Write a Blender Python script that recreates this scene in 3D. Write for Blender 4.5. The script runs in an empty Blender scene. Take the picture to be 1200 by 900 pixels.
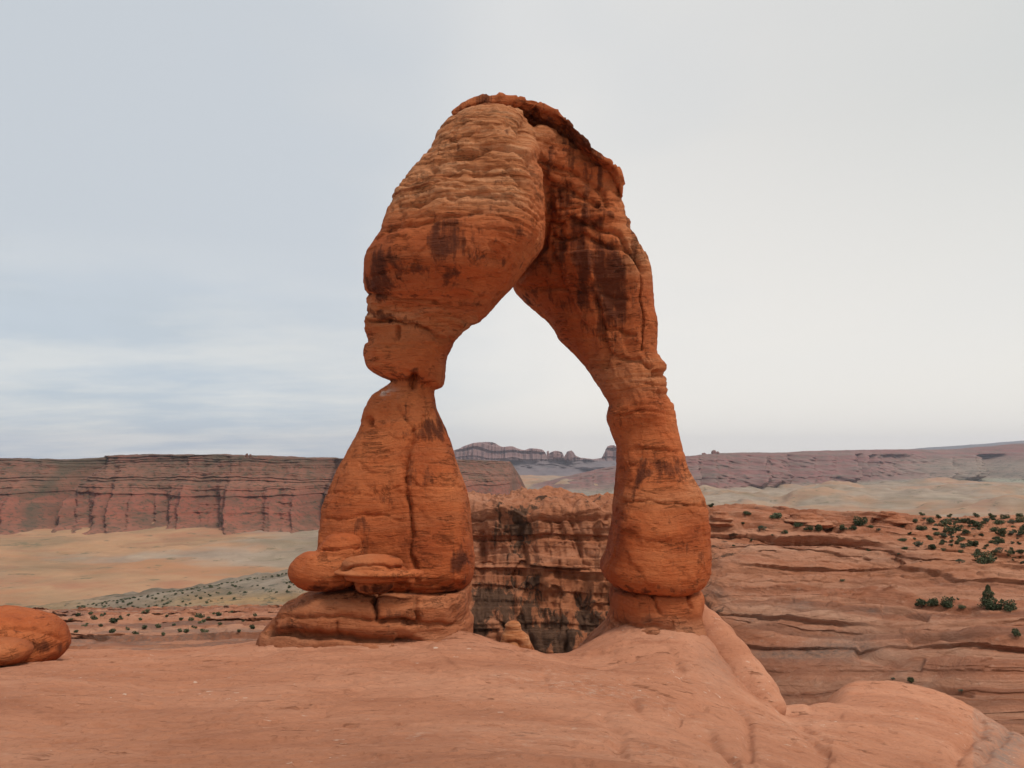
import bpy, math, random
import numpy as np
from mathutils import Vector

random.seed(7); RNG = np.random.default_rng(7)
scene = bpy.context.scene
COL = scene.collection

# ------------------------------------------------------------------ camera model
F = 942.0
PITCH = math.atan2(90.0, F)
CP, SP = math.cos(PITCH), math.sin(PITCH)

def ray(px, py):
    px = np.asarray(px, float); py = np.asarray(py, float)
    cx = (px - 600) / F; cu = (450 - py) / F
    return cx, CP - SP * cu, SP + CP * cu

def at(px, py, Y):
    x, y, z = ray(px, py)
    k = np.asarray(Y, float) / y
    return np.stack(np.broadcast_arrays(x * k, y * k, z * k), -1)

def proj(P):
    X, Y, Z = P[..., 0], P[..., 1], P[..., 2]
    f = np.maximum(CP * Y + SP * Z, 1e-3)
    u = -SP * Y + CP * Z
    return 600 + F * X / f, 450 - F * u / f

# ------------------------------------------------------------------ numpy noise
TN = 64
TAB = RNG.random((TN, TN, TN)).astype(np.float32)
def vnoise(P):
    P = np.asarray(P, np.float64)
    i = np.floor(P).astype(np.int64); f = (P - i).astype(np.float32)
    f = f * f * f * (f * (f * 6 - 15) + 10)
    i &= TN - 1; j = (i + 1) & (TN - 1)
    x0, y0, z0 = i[..., 0], i[..., 1], i[..., 2]; x1, y1, z1 = j[..., 0], j[..., 1], j[..., 2]
    fx, fy, fz = f[..., 0], f[..., 1], f[..., 2]
    def L(a, b, t): return a + (b - a) * t
    a = L(L(TAB[x0, y0, z0], TAB[x1, y0, z0], fx), L(TAB[x0, y1, z0], TAB[x1, y1, z0], fx), fy)
    b = L(L(TAB[x0, y0, z1], TAB[x1, y0, z1], fx), L(TAB[x0, y1, z1], TAB[x1, y1, z1], fx), fy)
    return L(a, b, fz) * 2 - 1
ROT = np.array([[0.36, 0.48, -0.8], [-0.8, 0.6, 0.0], [0.48, 0.64, 0.6]])
def fbm(P, s, octv=4, gain=0.5, lac=2.03, seed=0.0):
    """s = feature size; P (...,3)"""
    Q = P / np.asarray(s, float) + seed * 7.31 + 0.5
    a, t, out = 1.0, 0.0, 0.0
    for _ in range(octv):
        out = out + a * vnoise(Q); t += a
        a *= gain; Q = (Q @ ROT.T) * lac + 11.3
    return out / t * 1.6
def fbm_al(P, s, octv=4, gain=0.5, seed=0.0):
    """axis aligned (keeps anisotropy)"""
    Q = P / np.asarray(s, float) + seed * 5.17 + 0.3
    a, t, out = 1.0, 0.0, 0.0
    for _ in range(octv):
        out = out + a * vnoise(Q); t += a
        a *= gain; Q = Q * 2.07 + 9.7
    return out / t * 1.6
def h1(k, seed=0):
    return (np.sin(k * 12.9898 + seed * 78.233) * 43758.5453) % 1.0
def sstep(a, b, x):
    t = np.clip((x - a) / (b - a), 0, 1); return t * t * (3 - 2 * t)
def layers(s, seed=0, edge=0.25):
    """random height per layer with quick transitions: ledges"""
    k = np.floor(s); f = s - k
    a = h1(k, seed); b = h1(k + 1, seed)
    t = sstep(1 - edge, 1, f)
    return a + (b - a) * t
def terrace(s, sharp=0.75):
    k = np.floor(s); f = s - k
    return k + sstep(sharp, 1, f) * (1 - 0.25) + f * 0.25
def seglen(px, py, poly):
    d = np.full(px.shape, 1e9); tt = np.zeros(px.shape)
    n = len(poly) - 1
    for q in range(n):
        (ax, ay), (bx, by) = poly[q], poly[q + 1]
        dx, dy = bx - ax, by - ay; L2 = dx * dx + dy * dy
        t = np.clip(((px - ax) * dx + (py - ay) * dy) / L2, 0, 1)
        e = np.hypot(px - ax - t * dx, py - ay - t * dy)
        m = e < d; d = np.where(m, e, d); tt = np.where(m, (q + t) / n, tt)
    return d, tt

# ------------------------------------------------------------------ mesh helpers
def set_tags(o, label=None, cat=None, group=None, kind=None):
    if label: o['label'] = label
    if cat: o['category'] = cat
    if group: o['group'] = group
    if kind: o['kind'] = kind
    return o
def mesh_np(name, V, Fq, smooth=True):
    me = bpy.data.meshes.new(name)
    V = np.ascontiguousarray(V, np.float32); Fq = np.ascontiguousarray(Fq, np.int32)
    n = Fq.shape[1]
    me.vertices.add(len(V)); me.vertices.foreach_set('co', V.ravel())
    me.loops.add(Fq.size); me.loops.foreach_set('vertex_index', Fq.ravel())
    me.polygons.add(len(Fq)); me.polygons.foreach_set('loop_start', np.arange(0, Fq.size, n, dtype=np.int32))
    me.update(calc_edges=True)
    me.polygons.foreach_set('use_smooth', np.full(len(Fq), smooth))
    me.update()
    return me
def add_obj(name, me, mat=None, parent=None):
    o = bpy.data.objects.new(name, me); COL.objects.link(o)
    if mat: me.materials.append(mat)
    if parent: o.parent = parent
    return o
def attr(me, name, vals):
    a = me.attributes.new(name, 'FLOAT', 'POINT')
    a.data.foreach_set('value', np.ascontiguousarray(vals, np.float32).ravel())
def empty(name, loc):
    o = bpy.data.objects.new(name, None); COL.objects.link(o); o.location = loc
    o.empty_display_size = 0.3; return o
def grid_faces(r, c, flip=False):
    i = np.arange(r * c).reshape(r, c)
    q = np.stack([i[:-1, :-1], i[:-1, 1:], i[1:, 1:], i[1:, :-1]], -1).reshape(-1, 4)
    return q[:, ::-1] if flip else q
def grid_normals(P):
    du = np.gradient(P, axis=1); dv = np.gradient(P, axis=0)
    n = np.cross(du, dv); n /= np.linalg.norm(n, axis=-1, keepdims=True) + 1e-9
    return n
def interp_keys(keys, xs, k=None):
    """piecewise cubic (monotone-ish) interpolation of rows over xs"""
    kx = np.array([a[0] for a in keys], float); kv = np.array([np.ravel(a[1]) for a in keys], float)
    out = np.empty((len(xs), kv.shape[1]))
    for c in range(kv.shape[1]):
        y = kv[:, c]; d = np.diff(y) / np.diff(kx)
        m = np.zeros(len(kx)); m[0] = d[0]; m[-1] = d[-1]
        for i in range(1, len(kx) - 1):
            m[i] = 0 if d[i - 1] * d[i] <= 0 else 2 * d[i - 1] * d[i] / (d[i - 1] + d[i])
        i = np.clip(np.searchsorted(kx, xs) - 1, 0, len(kx) - 2)
        h = kx[i + 1] - kx[i]; t = np.clip((xs - kx[i]) / h, 0, 1)
        out[:, c] = (2*t**3-3*t**2+1)*y[i] + (t**3-2*t**2+t)*h*m[i] + (-2*t**3+3*t**2)*y[i+1] + (t**3-t**2)*h*m[i+1]
    return out

# ------------------------------------------------------------------ materials
class NT:
    def __init__(s, name):
        s.m = bpy.data.materials.new(name); s.m.use_nodes = True
        s.t = s.m.node_tree; s.n = s.t.nodes; s.l = s.t.links
        s.b = s.n['Principled BSDF']; s.b.inputs['Specular IOR Level'].default_value = 0.15
        s.b.inputs['Roughness'].default_value = 0.9
        s.tc = s.n.new('ShaderNodeTexCoord').outputs['Object']
    def new(s, t, **k):
        x = s.n.new(t)
        for a, v in k.items(): setattr(x, a, v)
        return x
    def setin(s, sock, v):
        if isinstance(v, bpy.types.NodeSocket): s.l.new(v, sock)
        else: sock.default_value = v
    def math(s, op, a, b=0.0, clamp=False):
        x = s.new('ShaderNodeMath', operation=op, use_clamp=clamp)
        s.setin(x.inputs[0], a); s.setin(x.inputs[1], b); return x.outputs[0]
    def mapv(s, v, scale=(1, 1, 1), loc=(0, 0, 0), rot=(0, 0, 0)):
        x = s.new('ShaderNodeMapping'); s.setin(x.inputs['Vector'], v)
        x.inputs['Scale'].default_value = scale; x.inputs['Location'].default_value = loc; x.inputs['Rotation'].default_value = rot
        return x.outputs[0]
    def noise(s, v, scale=1, detail=5, rough=0.55, dist=0.0):
        x = s.new('ShaderNodeTexNoise'); s.setin(x.inputs['Vector'], v)
        x.inputs['Scale'].default_value = scale; x.inputs['Detail'].default_value = detail
        x.inputs['Roughness'].default_value = rough; x.inputs['Distortion'].default_value = dist
        return x.outputs['Fac']
    def ramp(s, v, stops, interp='LINEAR'):
        x = s.new('ShaderNodeValToRGB'); s.setin(x.inputs[0], v); r = x.color_ramp; r.interpolation = interp
        while len(r.elements) < len(stops): r.elements.new(0.5)
        for e, (p, c) in zip(r.elements, stops):
            e.position = p; e.color = (c, c, c, 1) if isinstance(c, (int, float)) else (*c, 1)
        return x.outputs[0]
    def mix(s, f, a, b, mode='MIX'):
        x = s.new('ShaderNodeMix', data_type='RGBA', blend_type=mode)
        s.setin(x.inputs[0], f)
        for sock, v in ((x.inputs[6], a), (x.inputs[7], b)):
            if isinstance(v, tuple): v = (*v, 1)
            s.setin(sock, v)
        return x.outputs[2]
    def attr(s, name):
        x = s.new('ShaderNodeAttribute', attribute_name=name); return x.outputs['Fac']
    def bump(s, h, dist, strength=1.0, prev=None):
        x = s.new('ShaderNodeBump'); s.setin(x.inputs['Height'], h)
        x.inputs['Distance'].default_value = dist; x.inputs['Strength'].default_value = strength
        if prev: s.l.new(prev, x.inputs['Normal'])
        return x.outputs[0]
    def out(s, col, nrm=None):
        s.setin(s.b.inputs['Base Color'], col)
        if nrm: s.l.new(nrm, s.b.inputs['Normal'])
        return s.m

def mat_arch():
    k = NT('red_sandstone')
    warp = k.noise(k.tc, 0.22, 2)
    w = k.new('ShaderNodeVectorMath', operation='MULTIPLY_ADD')
    k.l.new(k.tc, w.inputs[0]); w.inputs[1].default_value = (1, 1, 1)
    cb = k.new('ShaderNodeCombineXYZ'); k.l.new(k.math('MULTIPLY', warp, 0.9), cb.inputs[2]); k.l.new(cb.outputs[0], w.inputs[2])
    v = w.outputs[0]
    big = k.noise(k.tc, 0.45, 6, 0.6)
    col = k.ramp(big, [(0.3, (0.29, 0.058, 0.018)), (0.5, (0.46, 0.112, 0.034)), (0.7, (0.59, 0.182, 0.064))])
    strat = k.noise(k.mapv(v, (0.25, 0.25, 4.0)), 1.0, 6, 0.65)
    col = k.mix(k.ramp(strat, [(0.45, 0.0), (0.66, 0.5)]), col, (0.44, 0.14, 0.055))
    pale_s = k.noise(k.mapv(v, (0.5, 0.5, 7.0)), 1.0, 6, 0.7)
    pcol = k.ramp(pale_s, [(0.36, (0.24, 0.066, 0.022)), (0.45, (0.47, 0.165, 0.062)), (0.62, (0.60, 0.27, 0.13))])
    col = k.mix(k.math('MULTIPLY', k.attr('pale'), 1.0, True), col, pcol)
    # desert varnish and water streaks, plus shade painted in at undercuts
    st = k.noise(k.mapv(k.tc, (3.2, 3.2, 0.28)), 1.0, 6, 0.62)
    blot = k.noise(k.tc, 1.3, 5, 0.65)
    vm = k.math('ADD', k.math('MULTIPLY', k.attr('varnish'), 1.05), k.math('MULTIPLY', k.math('SUBTRACT', st, 0.5), 3.0))
    vm = k.math('ADD', vm, k.math('MULTIPLY', k.math('SUBTRACT', blot, 0.5), 1.5))
    vm = k.ramp(vm, [(0.46, 0.0), (0.62, 0.5), (0.95, 0.88)])
    col = k.mix(vm, col, (0.085, 0.023, 0.012))
    lite = k.noise(k.tc, 5.0, 6, 0.7)
    col = k.mix(k.ramp(lite, [(0.60, 0.0), (0.75, 0.28)]), col, (0.60, 0.28, 0.14))
    col = k.mix(k.ramp(lite, [(0.25, 0.55), (0.44, 0.0)]), col, (0.14, 0.035, 0.015))
    col = k.mix(k.attr('base'), col, k.ramp(k.noise(k.tc, 1.2, 7, 0.7), [(0.3, (0.33, 0.115, 0.052)), (0.6, (0.47, 0.19, 0.095))]))
    col = k.mix(k.attr('white'), col, (0.70, 0.52, 0.42))
    # bump
    b1 = k.noise(k.mapv(v, (1.2, 1.2, 9.0)), 1.0, 8, 0.7)
    b2 = k.noise(k.tc, 7.0, 8, 0.7)
    n = k.bump(b1, 0.20, 0.9)
    n = k.bump(b2, 0.07, 0.8, n)
    def cracks(vec, gate_s, lo, dist, wd=.035):
        global_n = k.noise(vec, 1.0, 5, 0.6)
        ln = k.ramp(k.math('ABSOLUTE', k.math('SUBTRACT', global_n, 0.5)), [(0.0, 0.0), (wd, 1.0)])
        gt = k.ramp(k.noise(k.tc, gate_s, 3), [(lo, 0.0), (lo + .06, 1.0)])
        return k.bump(k.mix(gt, (1, 1, 1), ln), dist, 1.0, n)
    n = cracks(k.mapv(v, (0.45, 0.45, 4.0)), 0.8, .55, 0.10, .016)
    n = cracks(k.mapv(v, (0.6, 0.6, 7.0), (4, 2, 7)), 1.1, .56, 0.06, .02)
    n = cracks(k.mapv(k.tc, (1.2, 1.2, 0.4), (9, 2, 7)), 0.6, .60, 0.08, .012)
    return k.out(col, n)

def mat_ground():
    k = NT('slickrock')
    big = k.noise(k.mapv(k.tc, (0.16, 0.5, 0.5), rot=(0, 0, 0.25)), 1.0, 7, 0.6)
    col = k.ramp(big, [(0.3, (0.41, 0.162, 0.088)), (0.5, (0.53, 0.226, 0.126)), (0.72, (0.63, 0.30, 0.18))])
    med = k.noise(k.mapv(k.tc, (0.7, 2.2, 2.2), rot=(0, 0, 0.15)), 1.0, 7, 0.7)
    col = k.mix(k.ramp(med, [(0.3, 0.5), (0.45, 0.0)]), col, (0.33, 0.115, 0.058))
    fine = k.noise(k.tc, 9.0, 8, 0.75)
    col = k.mix(k.ramp(fine, [(0.28, 0.6), (0.46, 0.0)]), col, (0.22, 0.08, 0.042))
    scr = k.noise(k.mapv(k.tc, (4, 7, 7), rot=(0, 0, -0.5)), 1.0, 8, 0.8)
    gate = k.noise(k.tc, 0.35, 3)
    wmk = k.math('MULTIPLY', k.ramp(scr, [(0.52, 0.0), (0.66, 0.7)]), k.math('MULTIPLY', k.ramp(gate, [(0.42, 0.08), (0.62, 1.0)]), k.math('ADD', k.attr('white'), 0.20), True))
    col = k.mix(wmk, col, (0.68, 0.50, 0.38))
    # bleached and grey weathering bands
    col = k.mix(k.math('MULTIPLY', k.attr('grey'), k.ramp(k.noise(k.tc, 3.0, 7, 0.75), [(0.35, 0.1), (0.6, 0.9)])), col, (0.27, 0.20, 0.16))
    n = k.bump(k.noise(k.mapv(k.tc, (0.9, 3.5, 3.5), rot=(0, 0, 0.15)), 1.0, 9, 0.75), 0.11, 0.9)
    n = k.bump(k.noise(k.tc, 14.0, 8, 0.8), 0.04, 0.9, n)
    dash = k.noise(k.mapv(k.tc, (1.1, 6.0, 3.0), rot=(0, 0, 0.12)), 1.0, 5, 0.6)
    g2 = k.ramp(k.noise(k.tc, 0.5, 3), [(0.45, 0.0), (0.6, 1.0)])
    dk = k.math('MULTIPLY', k.ramp(dash, [(0.625, 0.0), (0.66, 1.0)]), g2)
    col = k.mix(k.math('MULTIPLY', dk, 0.6), col, (0.24, 0.085, 0.04))
    n = k.bump(dk, -0.05, 0.8, n)
    fl = k.math('MULTIPLY', k.ramp(k.noise(k.tc, 0.6, 4), [(0.48, 0.0), (0.62, 1.0)]), k.ramp(k.noise(k.mapv(k.tc, (5, 9, 9)), 1.0, 3, 0.5), [(0.68, 0.0), (0.70, 0.8)]))
    col = k.mix(fl, col, (0.72, 0.54, 0.42))
    return k.out(col, n)

def mat_canyon():
    k = NT('layered_sandstone')
    warp = k.noise(k.tc, 0.05, 4)
    cb = k.new('ShaderNodeCombineXYZ'); k.l.new(k.math('MULTIPLY', warp, 5.0), cb.inputs[2])
    w = k.new('ShaderNodeVectorMath', operation='ADD'); k.l.new(k.tc, w.inputs[0]); k.l.new(cb.outputs[0], w.inputs[1])
    v = w.outputs[0]
    big = k.noise(k.mapv(v, (0.03, 0.03, 0.8)), 1.0, 8, 0.65)
    col = k.ramp(big, [(0.3, (0.25, 0.08, 0.04)), (0.46, (0.37, 0.135, 0.068)), (0.58, (0.43, 0.18, 0.10)), (0.74, (0.52, 0.29, 0.19))])
    mot = k.noise(k.tc, 0.35, 7, 0.7)
    col = k.mix(k.ramp(mot, [(0.3, 0.5), (0.5, 0.0)]), col, (0.24, 0.085, 0.045))
    col = k.mix(k.ramp(k.noise(k.tc, 1.6, 7, 0.75), [(0.55, 0.0), (0.72, 0.5)]), col, (0.60, 0.37, 0.26))
    tn = k.attr('tone')
    col = k.mix(k.ramp(tn, [(0.55, 0.0), (1.0, 0.5)]), col, (0.54, 0.29, 0.18))
    col = k.mix(k.ramp(tn, [(0.0, 0.8), (0.40, 0.0)]), col, (0.20, 0.085, 0.05))
    col = k.mix(k.math('MULTIPLY', k.attr('orange'), 0.6), col, k.ramp(k.noise(k.tc, 0.5, 6, 0.7), [(0.3, (0.33, 0.10, 0.04)), (0.7, (0.50, 0.19, 0.085))]))
    # cliff varnish: vertical streaks
    st = k.noise(k.mapv(k.tc, (0.42, 0.42, 0.045)), 1.0, 8, 0.7)
    bl = k.noise(k.mapv(k.tc, (0.1, 0.1, 0.16)), 1.0, 5, 0.6)
    vm = k.math('ADD', k.attr('varnish'), k.math('MULTIPLY', k.math('SUBTRACT', st, 0.5), 2.9))
    vm = k.math('ADD', vm, k.math('MULTIPLY', k.math('SUBTRACT', bl, 0.5), 1.9))
    g = k.math('MULTIPLY', k.ramp(vm, [(0.45, 0.0), (0.62, 0.92)]), k.math('GREATER_THAN', k.attr('varnish'), 0.02))
    col = k.mix(g, col, k.ramp(k.noise(k.tc, 0.8, 6, 0.7), [(0.3, (0.035, 0.022, 0.015)), (0.7, (0.14, 0.075, 0.045))]))
    col = k.mix(k.math('MULTIPLY', k.attr('grey'), k.ramp(k.noise(k.tc, 1.8, 7, 0.8), [(0.36, 0.1), (0.6, 0.95)])), col, (0.17, 0.115, 0.09))
    col = k.mix(k.math('MULTIPLY', k.attr('soil'), 0.85), col, k.ramp(k.noise(k.tc, 0.4, 6, 0.7), [(0.3, (0.36, 0.125, 0.055)), (0.7, (0.50, 0.23, 0.13))]))
    n = k.bump(k.noise(k.mapv(v, (0.25, 0.25, 4.5)), 1.0, 8, 0.75), 0.5, 0.9)
    n = k.bump(k.noise(k.tc, 2.2, 8, 0.75), 0.2, 0.8, n)
    return k.out(col, n)

def mat_flats(name, cols, sx, sz, specks=None, stain=None, ztint=None):
    """broad desert floor / hill material. sx = horizontal feature size, sz vertical"""
    k = NT(name)
    warp = k.noise(k.tc, 0.5 / sx, 4)
    cb = k.new('ShaderNodeCombineXYZ'); k.l.new(k.math('MULTIPLY', warp, 2.0 * sz), cb.inputs[2])
    w = k.new('ShaderNodeVectorMath', operation='ADD'); k.l.new(k.tc, w.inputs[0]); k.l.new(cb.outputs[0], w.inputs[1])
    f = k.noise(k.mapv(w.outputs[0], (1 / sx, 1 / sx, 1 / sz)), 1.0, 8, 0.65)
    n_ = len(cols); col = k.ramp(f, [(0.3 + 0.42 * i / (n_ - 1), c) for i, c in enumerate(cols)])
    if stain:
        col = k.mix(k.attr('a'), col, k.ramp(k.noise(k.mapv(k.tc, (3 / sx, 3 / sx, 3 / sz)), 1.0, 7, 0.7), [(0.3, stain[0]), (0.7, stain[1])]))
    if ztint:
        sx_ = k.new('ShaderNodeSeparateXYZ'); k.l.new(w.outputs[0], sx_.inputs[0])
        zz = k.math('DIVIDE', k.math('ADD', sx_.outputs[2], 165.0), 190.0)
        col = k.mix(0.62, col, k.ramp(zz, ztint))
    if ztint: col = k.mix(k.ramp(k.attr('veg_shade'), [(0, 0), (1, .75)]), col, (0.075, 0.062, 0.04))
    if specks:
        sc, c, lo = specks
        sp = k.noise(k.mapv(k.tc, (1, 1, 1.6)), sc, 4, 0.75)
        col = k.mix(k.ramp(sp, [(lo, 0.0), (lo + 0.05, 0.8)]), col, c)
        sp2 = k.noise(k.tc, sc * 0.23, 6, 0.7)
        col = k.mix(k.ramp(sp2, [(0.46, 0.0), (0.66, 0.55)]), col, c)
    return k.out(col)

M_ARCH, M_GROUND, M_CANYON = mat_arch(), mat_ground(), mat_canyon()
M_MESA = mat_flats('mesa_rock', [(0.15, 0.05, 0.034), (0.25, 0.085, 0.054), (0.20, 0.10, 0.066), (0.31, 0.125, 0.08), (0.24, 0.14, 0.095)], 420, 7.5,
                   (0.085, (0.060, 0.052, 0.032), 0.535), ((0.28, 0.12, 0.075), (0.17, 0.05, 0.034)), [(0.0, (0.36, 0.21, 0.12)), (0.10, (0.28, 0.12, 0.075)), (0.3, (0.24, 0.068, 0.042)), (0.48, (0.21, 0.06, 0.038)), (0.62, (0.22, 0.09, 0.055)), (0.8, (0.17, 0.075, 0.048)), (0.95, (0.12, 0.05, 0.035))])
M_FLOOR = mat_flats('desert_floor', [(0.27, 0.165, 0.085), (0.36, 0.175, 0.09), (0.39, 0.22, 0.12), (0.34, 0.155, 0.085), (0.30, 0.20, 0.12)], 330, 25,
                    (0.02, (0.15, 0.12, 0.07), 0.60), ((0.21, 0.155, 0.115), (0.37, 0.29, 0.215)))
M_HILL = mat_flats('shale_hill', [(0.14, 0.10, 0.07), (0.22, 0.165, 0.12), (0.28, 0.22, 0.165)], 40, 8,
                   (0.14, (0.06, 0.06, 0.04), 0.57), ((0.34, 0.22, 0.11), (0.25, 0.14, 0.07)))
M_RIDGE = mat_flats('ridge_rock', [(0.16, 0.068, 0.062), (0.22, 0.095, 0.082), (0.20, 0.12, 0.10), (0.26, 0.14, 0.115)], 700, 18,
                    (0.03, (0.09, 0.08, 0.06), 0.56), ((0.33, 0.30, 0.22), (0.24, 0.23, 0.17)))
M_FAR = mat_flats('far_rock', [(0.15, 0.09, 0.09), (0.24, 0.14, 0.125), (0.19, 0.14, 0.13)], 900, 40, None, ((0.13, 0.12, 0.13), (0.16, 0.15, 0.15)))

def mat_leaf(name, a, b):
    k = NT(name)
    oi = k.new('ShaderNodeObjectInfo').outputs['Random']
    f = k.math('ADD', k.math('MULTIPLY', k.noise(k.tc, 3.0, 4), 0.8), k.math('MULTIPLY', oi, 0.3))
    k.b.inputs['Roughness'].default_value = 0.75
    return k.out(k.ramp(f, [(0.3, a), (0.8, b)]))
M_LEAF = mat_leaf('shrub_foliage', (0.026, 0.040, 0.020), (0.125, 0.132, 0.068))
M_LEAFG = mat_leaf('sage_foliage', (0.055, 0.07, 0.045), (0.14, 0.15, 0.10))
kb = NT('bark'); M_BARK = kb.out(kb.ramp(kb.noise(kb.mapv(kb.tc, (12, 12, 2)), 1, 5), [(0.3, (0.07, 0.05, 0.035)), (0.7, (0.20, 0.15, 0.11))]))

# ------------------------------------------------------------------ rock solids by sweep + voxel remesh
def ring_pts(A, B, yc, t, fz=0.0, p=2.4, n=64, skew=0.0):
    yz = yc - fz * t
    a = at(A[0], A[1], yc); b = at(B[0], B[1], yc + skew)
    if fz:
        a[2] = at(A[0], A[1], yz)[2]; b[2] = at(B[0], B[1], yz)[2]
    c = (a + b) / 2; h = (b - a) / 2
    th = np.linspace(0, 2 * math.pi, n, endpoint=False)
    cx = np.sign(np.cos(th)) * np.abs(np.cos(th)) ** (2 / p); sy = np.sign(np.sin(th)) * np.abs(np.sin(th)) ** (2 / p)
    return c + cx[:, None] * h + sy[:, None] * np.array([0, t, 0])
def sweep_raw(stations, sub=5, n=64):
    fixed = []
    for s in stations:                      # crown stations: the traced outline is the near rim, so lower the ring centre to suit
        sp_ = len(s) > 6; f = .9 * float(sstep(230 if sp_ else 158, 120, s[0][1])); g = 0 if sp_ else .9 * float(sstep(165, 125, s[1][1]))
        ox_ = lambda x: 600 + (x - 600) * (1 - .55 * float(sstep(90, 180, abs(x - 600))) * s[3] / s[2])
        s = ((ox_(s[0][0]), s[0][1]), (ox_(s[1][0]), s[1][1])) + tuple(s[2:])
        fixed.append(((s[0][0], 540 - (540 - s[0][1]) * (1 - f * s[3] / s[2])), (s[1][0], 540 - (540 - s[1][1]) * (1 - g * s[3] / s[2]))) + tuple(s[2:]))
    stations = fixed
    ks = [(i, [s[0][0], s[0][1], s[1][0], s[1][1], s[2], s[3], s[4] if len(s) > 4 else 0.0, s[5] if len(s) > 5 else 2.4, s[6] if len(s) > 6 else 0.0]) for i, s in enumerate(stations)]
    R = interp_keys(ks, np.linspace(0, len(ks) - 1, (len(ks) - 1) * sub + 1))
    rings = [ring_pts((r[0], r[1]), (r[2], r[3]), r[4], r[5], r[6], r[7], n, r[8]) for r in R]
    return close_rings(rings)
def close_rings(rings):
    n = len(rings[0]); V = np.concatenate(rings + [rings[0].mean(0)[None], rings[-1].mean(0)[None]])
    q = []
    for i in range(len(rings) - 1):
        for j in range(n):
            k = (j + 1) % n; q.append((i * n + j, i * n + k, (i + 1) * n + k, (i + 1) * n + j))
    T = []; c0 = len(rings) * n; c1 = c0 + 1; e = (len(rings) - 1) * n
    for j in range(n):
        k = (j + 1) % n; T.append((c0, k, j)); T.append((c1, e + j, e + k))
    return V, q, T
def solid(raws, voxel, smooth=6):
    """join raw closed shapes, voxel remesh, smooth -> V, quads, normals"""
    me = bpy.data.meshes.new('tmp'); V = []; Fa = []; off = 0
    for (v, q, T) in raws:
        V += v.tolist(); Fa += [tuple(i + off for i in f) for f in q] + [tuple(i + off for i in f) for f in T]; off += len(v)
    me.from_pydata(V, [], Fa); me.update()
    o = bpy.data.objects.new('tmp', me); COL.objects.link(o)
    m = o.modifiers.new('r', 'REMESH'); m.mode = 'VOXEL'; m.voxel_size = voxel
    if smooth:
        s = o.modifiers.new('s', 'SMOOTH'); s.iterations = smooth; s.factor = 0.5
    dg = bpy.context.evaluated_depsgraph_get(); ev = o.evaluated_get(dg); r = ev.to_mesh()
    nv = len(r.vertices); P = np.empty(nv * 3, np.float32); r.vertices.foreach_get('co', P)
    N = np.empty(nv * 3, np.float32); r.vertices.foreach_get('normal', N)
    lt = np.empty(len(r.polygons), np.int32); r.polygons.foreach_get('loop_total', lt)
    li = np.empty(len(r.loops), np.int32); r.loops.foreach_get('vertex_index', li)
    assert (lt == 4).all(), 'non quads'
    ev.to_mesh_clear(); bpy.data.objects.remove(o); bpy.data.meshes.remove(me)
    return P.reshape(-1, 3).astype(float), li.reshape(-1, 4), N.reshape(-1, 3).astype(float)
def blobs(items, n=28):
    """superellipsoids: (centre, radii, p, rotz, tilt_y)"""
    out = []
    for (c, r, p, rz, ty) in items:
        rings = []
        for f in np.linspace(-0.999, 0.999, n):
            th = np.linspace(0, 2 * math.pi, n * 2, endpoint=False)
            s = (1 - abs(f) ** p) ** (1 / p)
            x = np.sign(np.cos(th)) * np.abs(np.cos(th)) ** (2 / 2.3) * s * r[0]; y = np.sign(np.sin(th)) * np.abs(np.sin(th)) ** (2 / 2.3) * s * r[1]
            z = np.full_like(x, f * r[2])
            x, z = x * math.cos(ty) + z * math.sin(ty), -x * math.sin(ty) + z * math.cos(ty)
            x, y = x * math.cos(rz) - y * math.sin(rz), x * math.sin(rz) + y * math.cos(rz)
            rings.append(np.stack([x, y, z], -1) + np.array(c))
        out.append(close_rings(rings))
    return out
def take(P, Q, mask, extra):
    f = Q[mask]; u, inv = np.unique(f, return_inverse=True)
    return P[u], inv.reshape(-1, 4), [e[u] for e in extra]

def rock_object(name, P, Q, pale, varn_shade, white, parent=None, origin=None, base=None):
    if origin is not None: P = P - np.array(origin)
    me = mesh_np(name, P, Q)
    attr(me, 'pale', pale); attr(me, 'varnish', varn_shade); attr(me, 'white', white); attr(me, 'base', varn_shade * 0 if base is None else base)  # varnish also carries the shade painted at undercuts and inner wall
    return add_obj(name, me, M_ARCH, parent)

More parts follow.
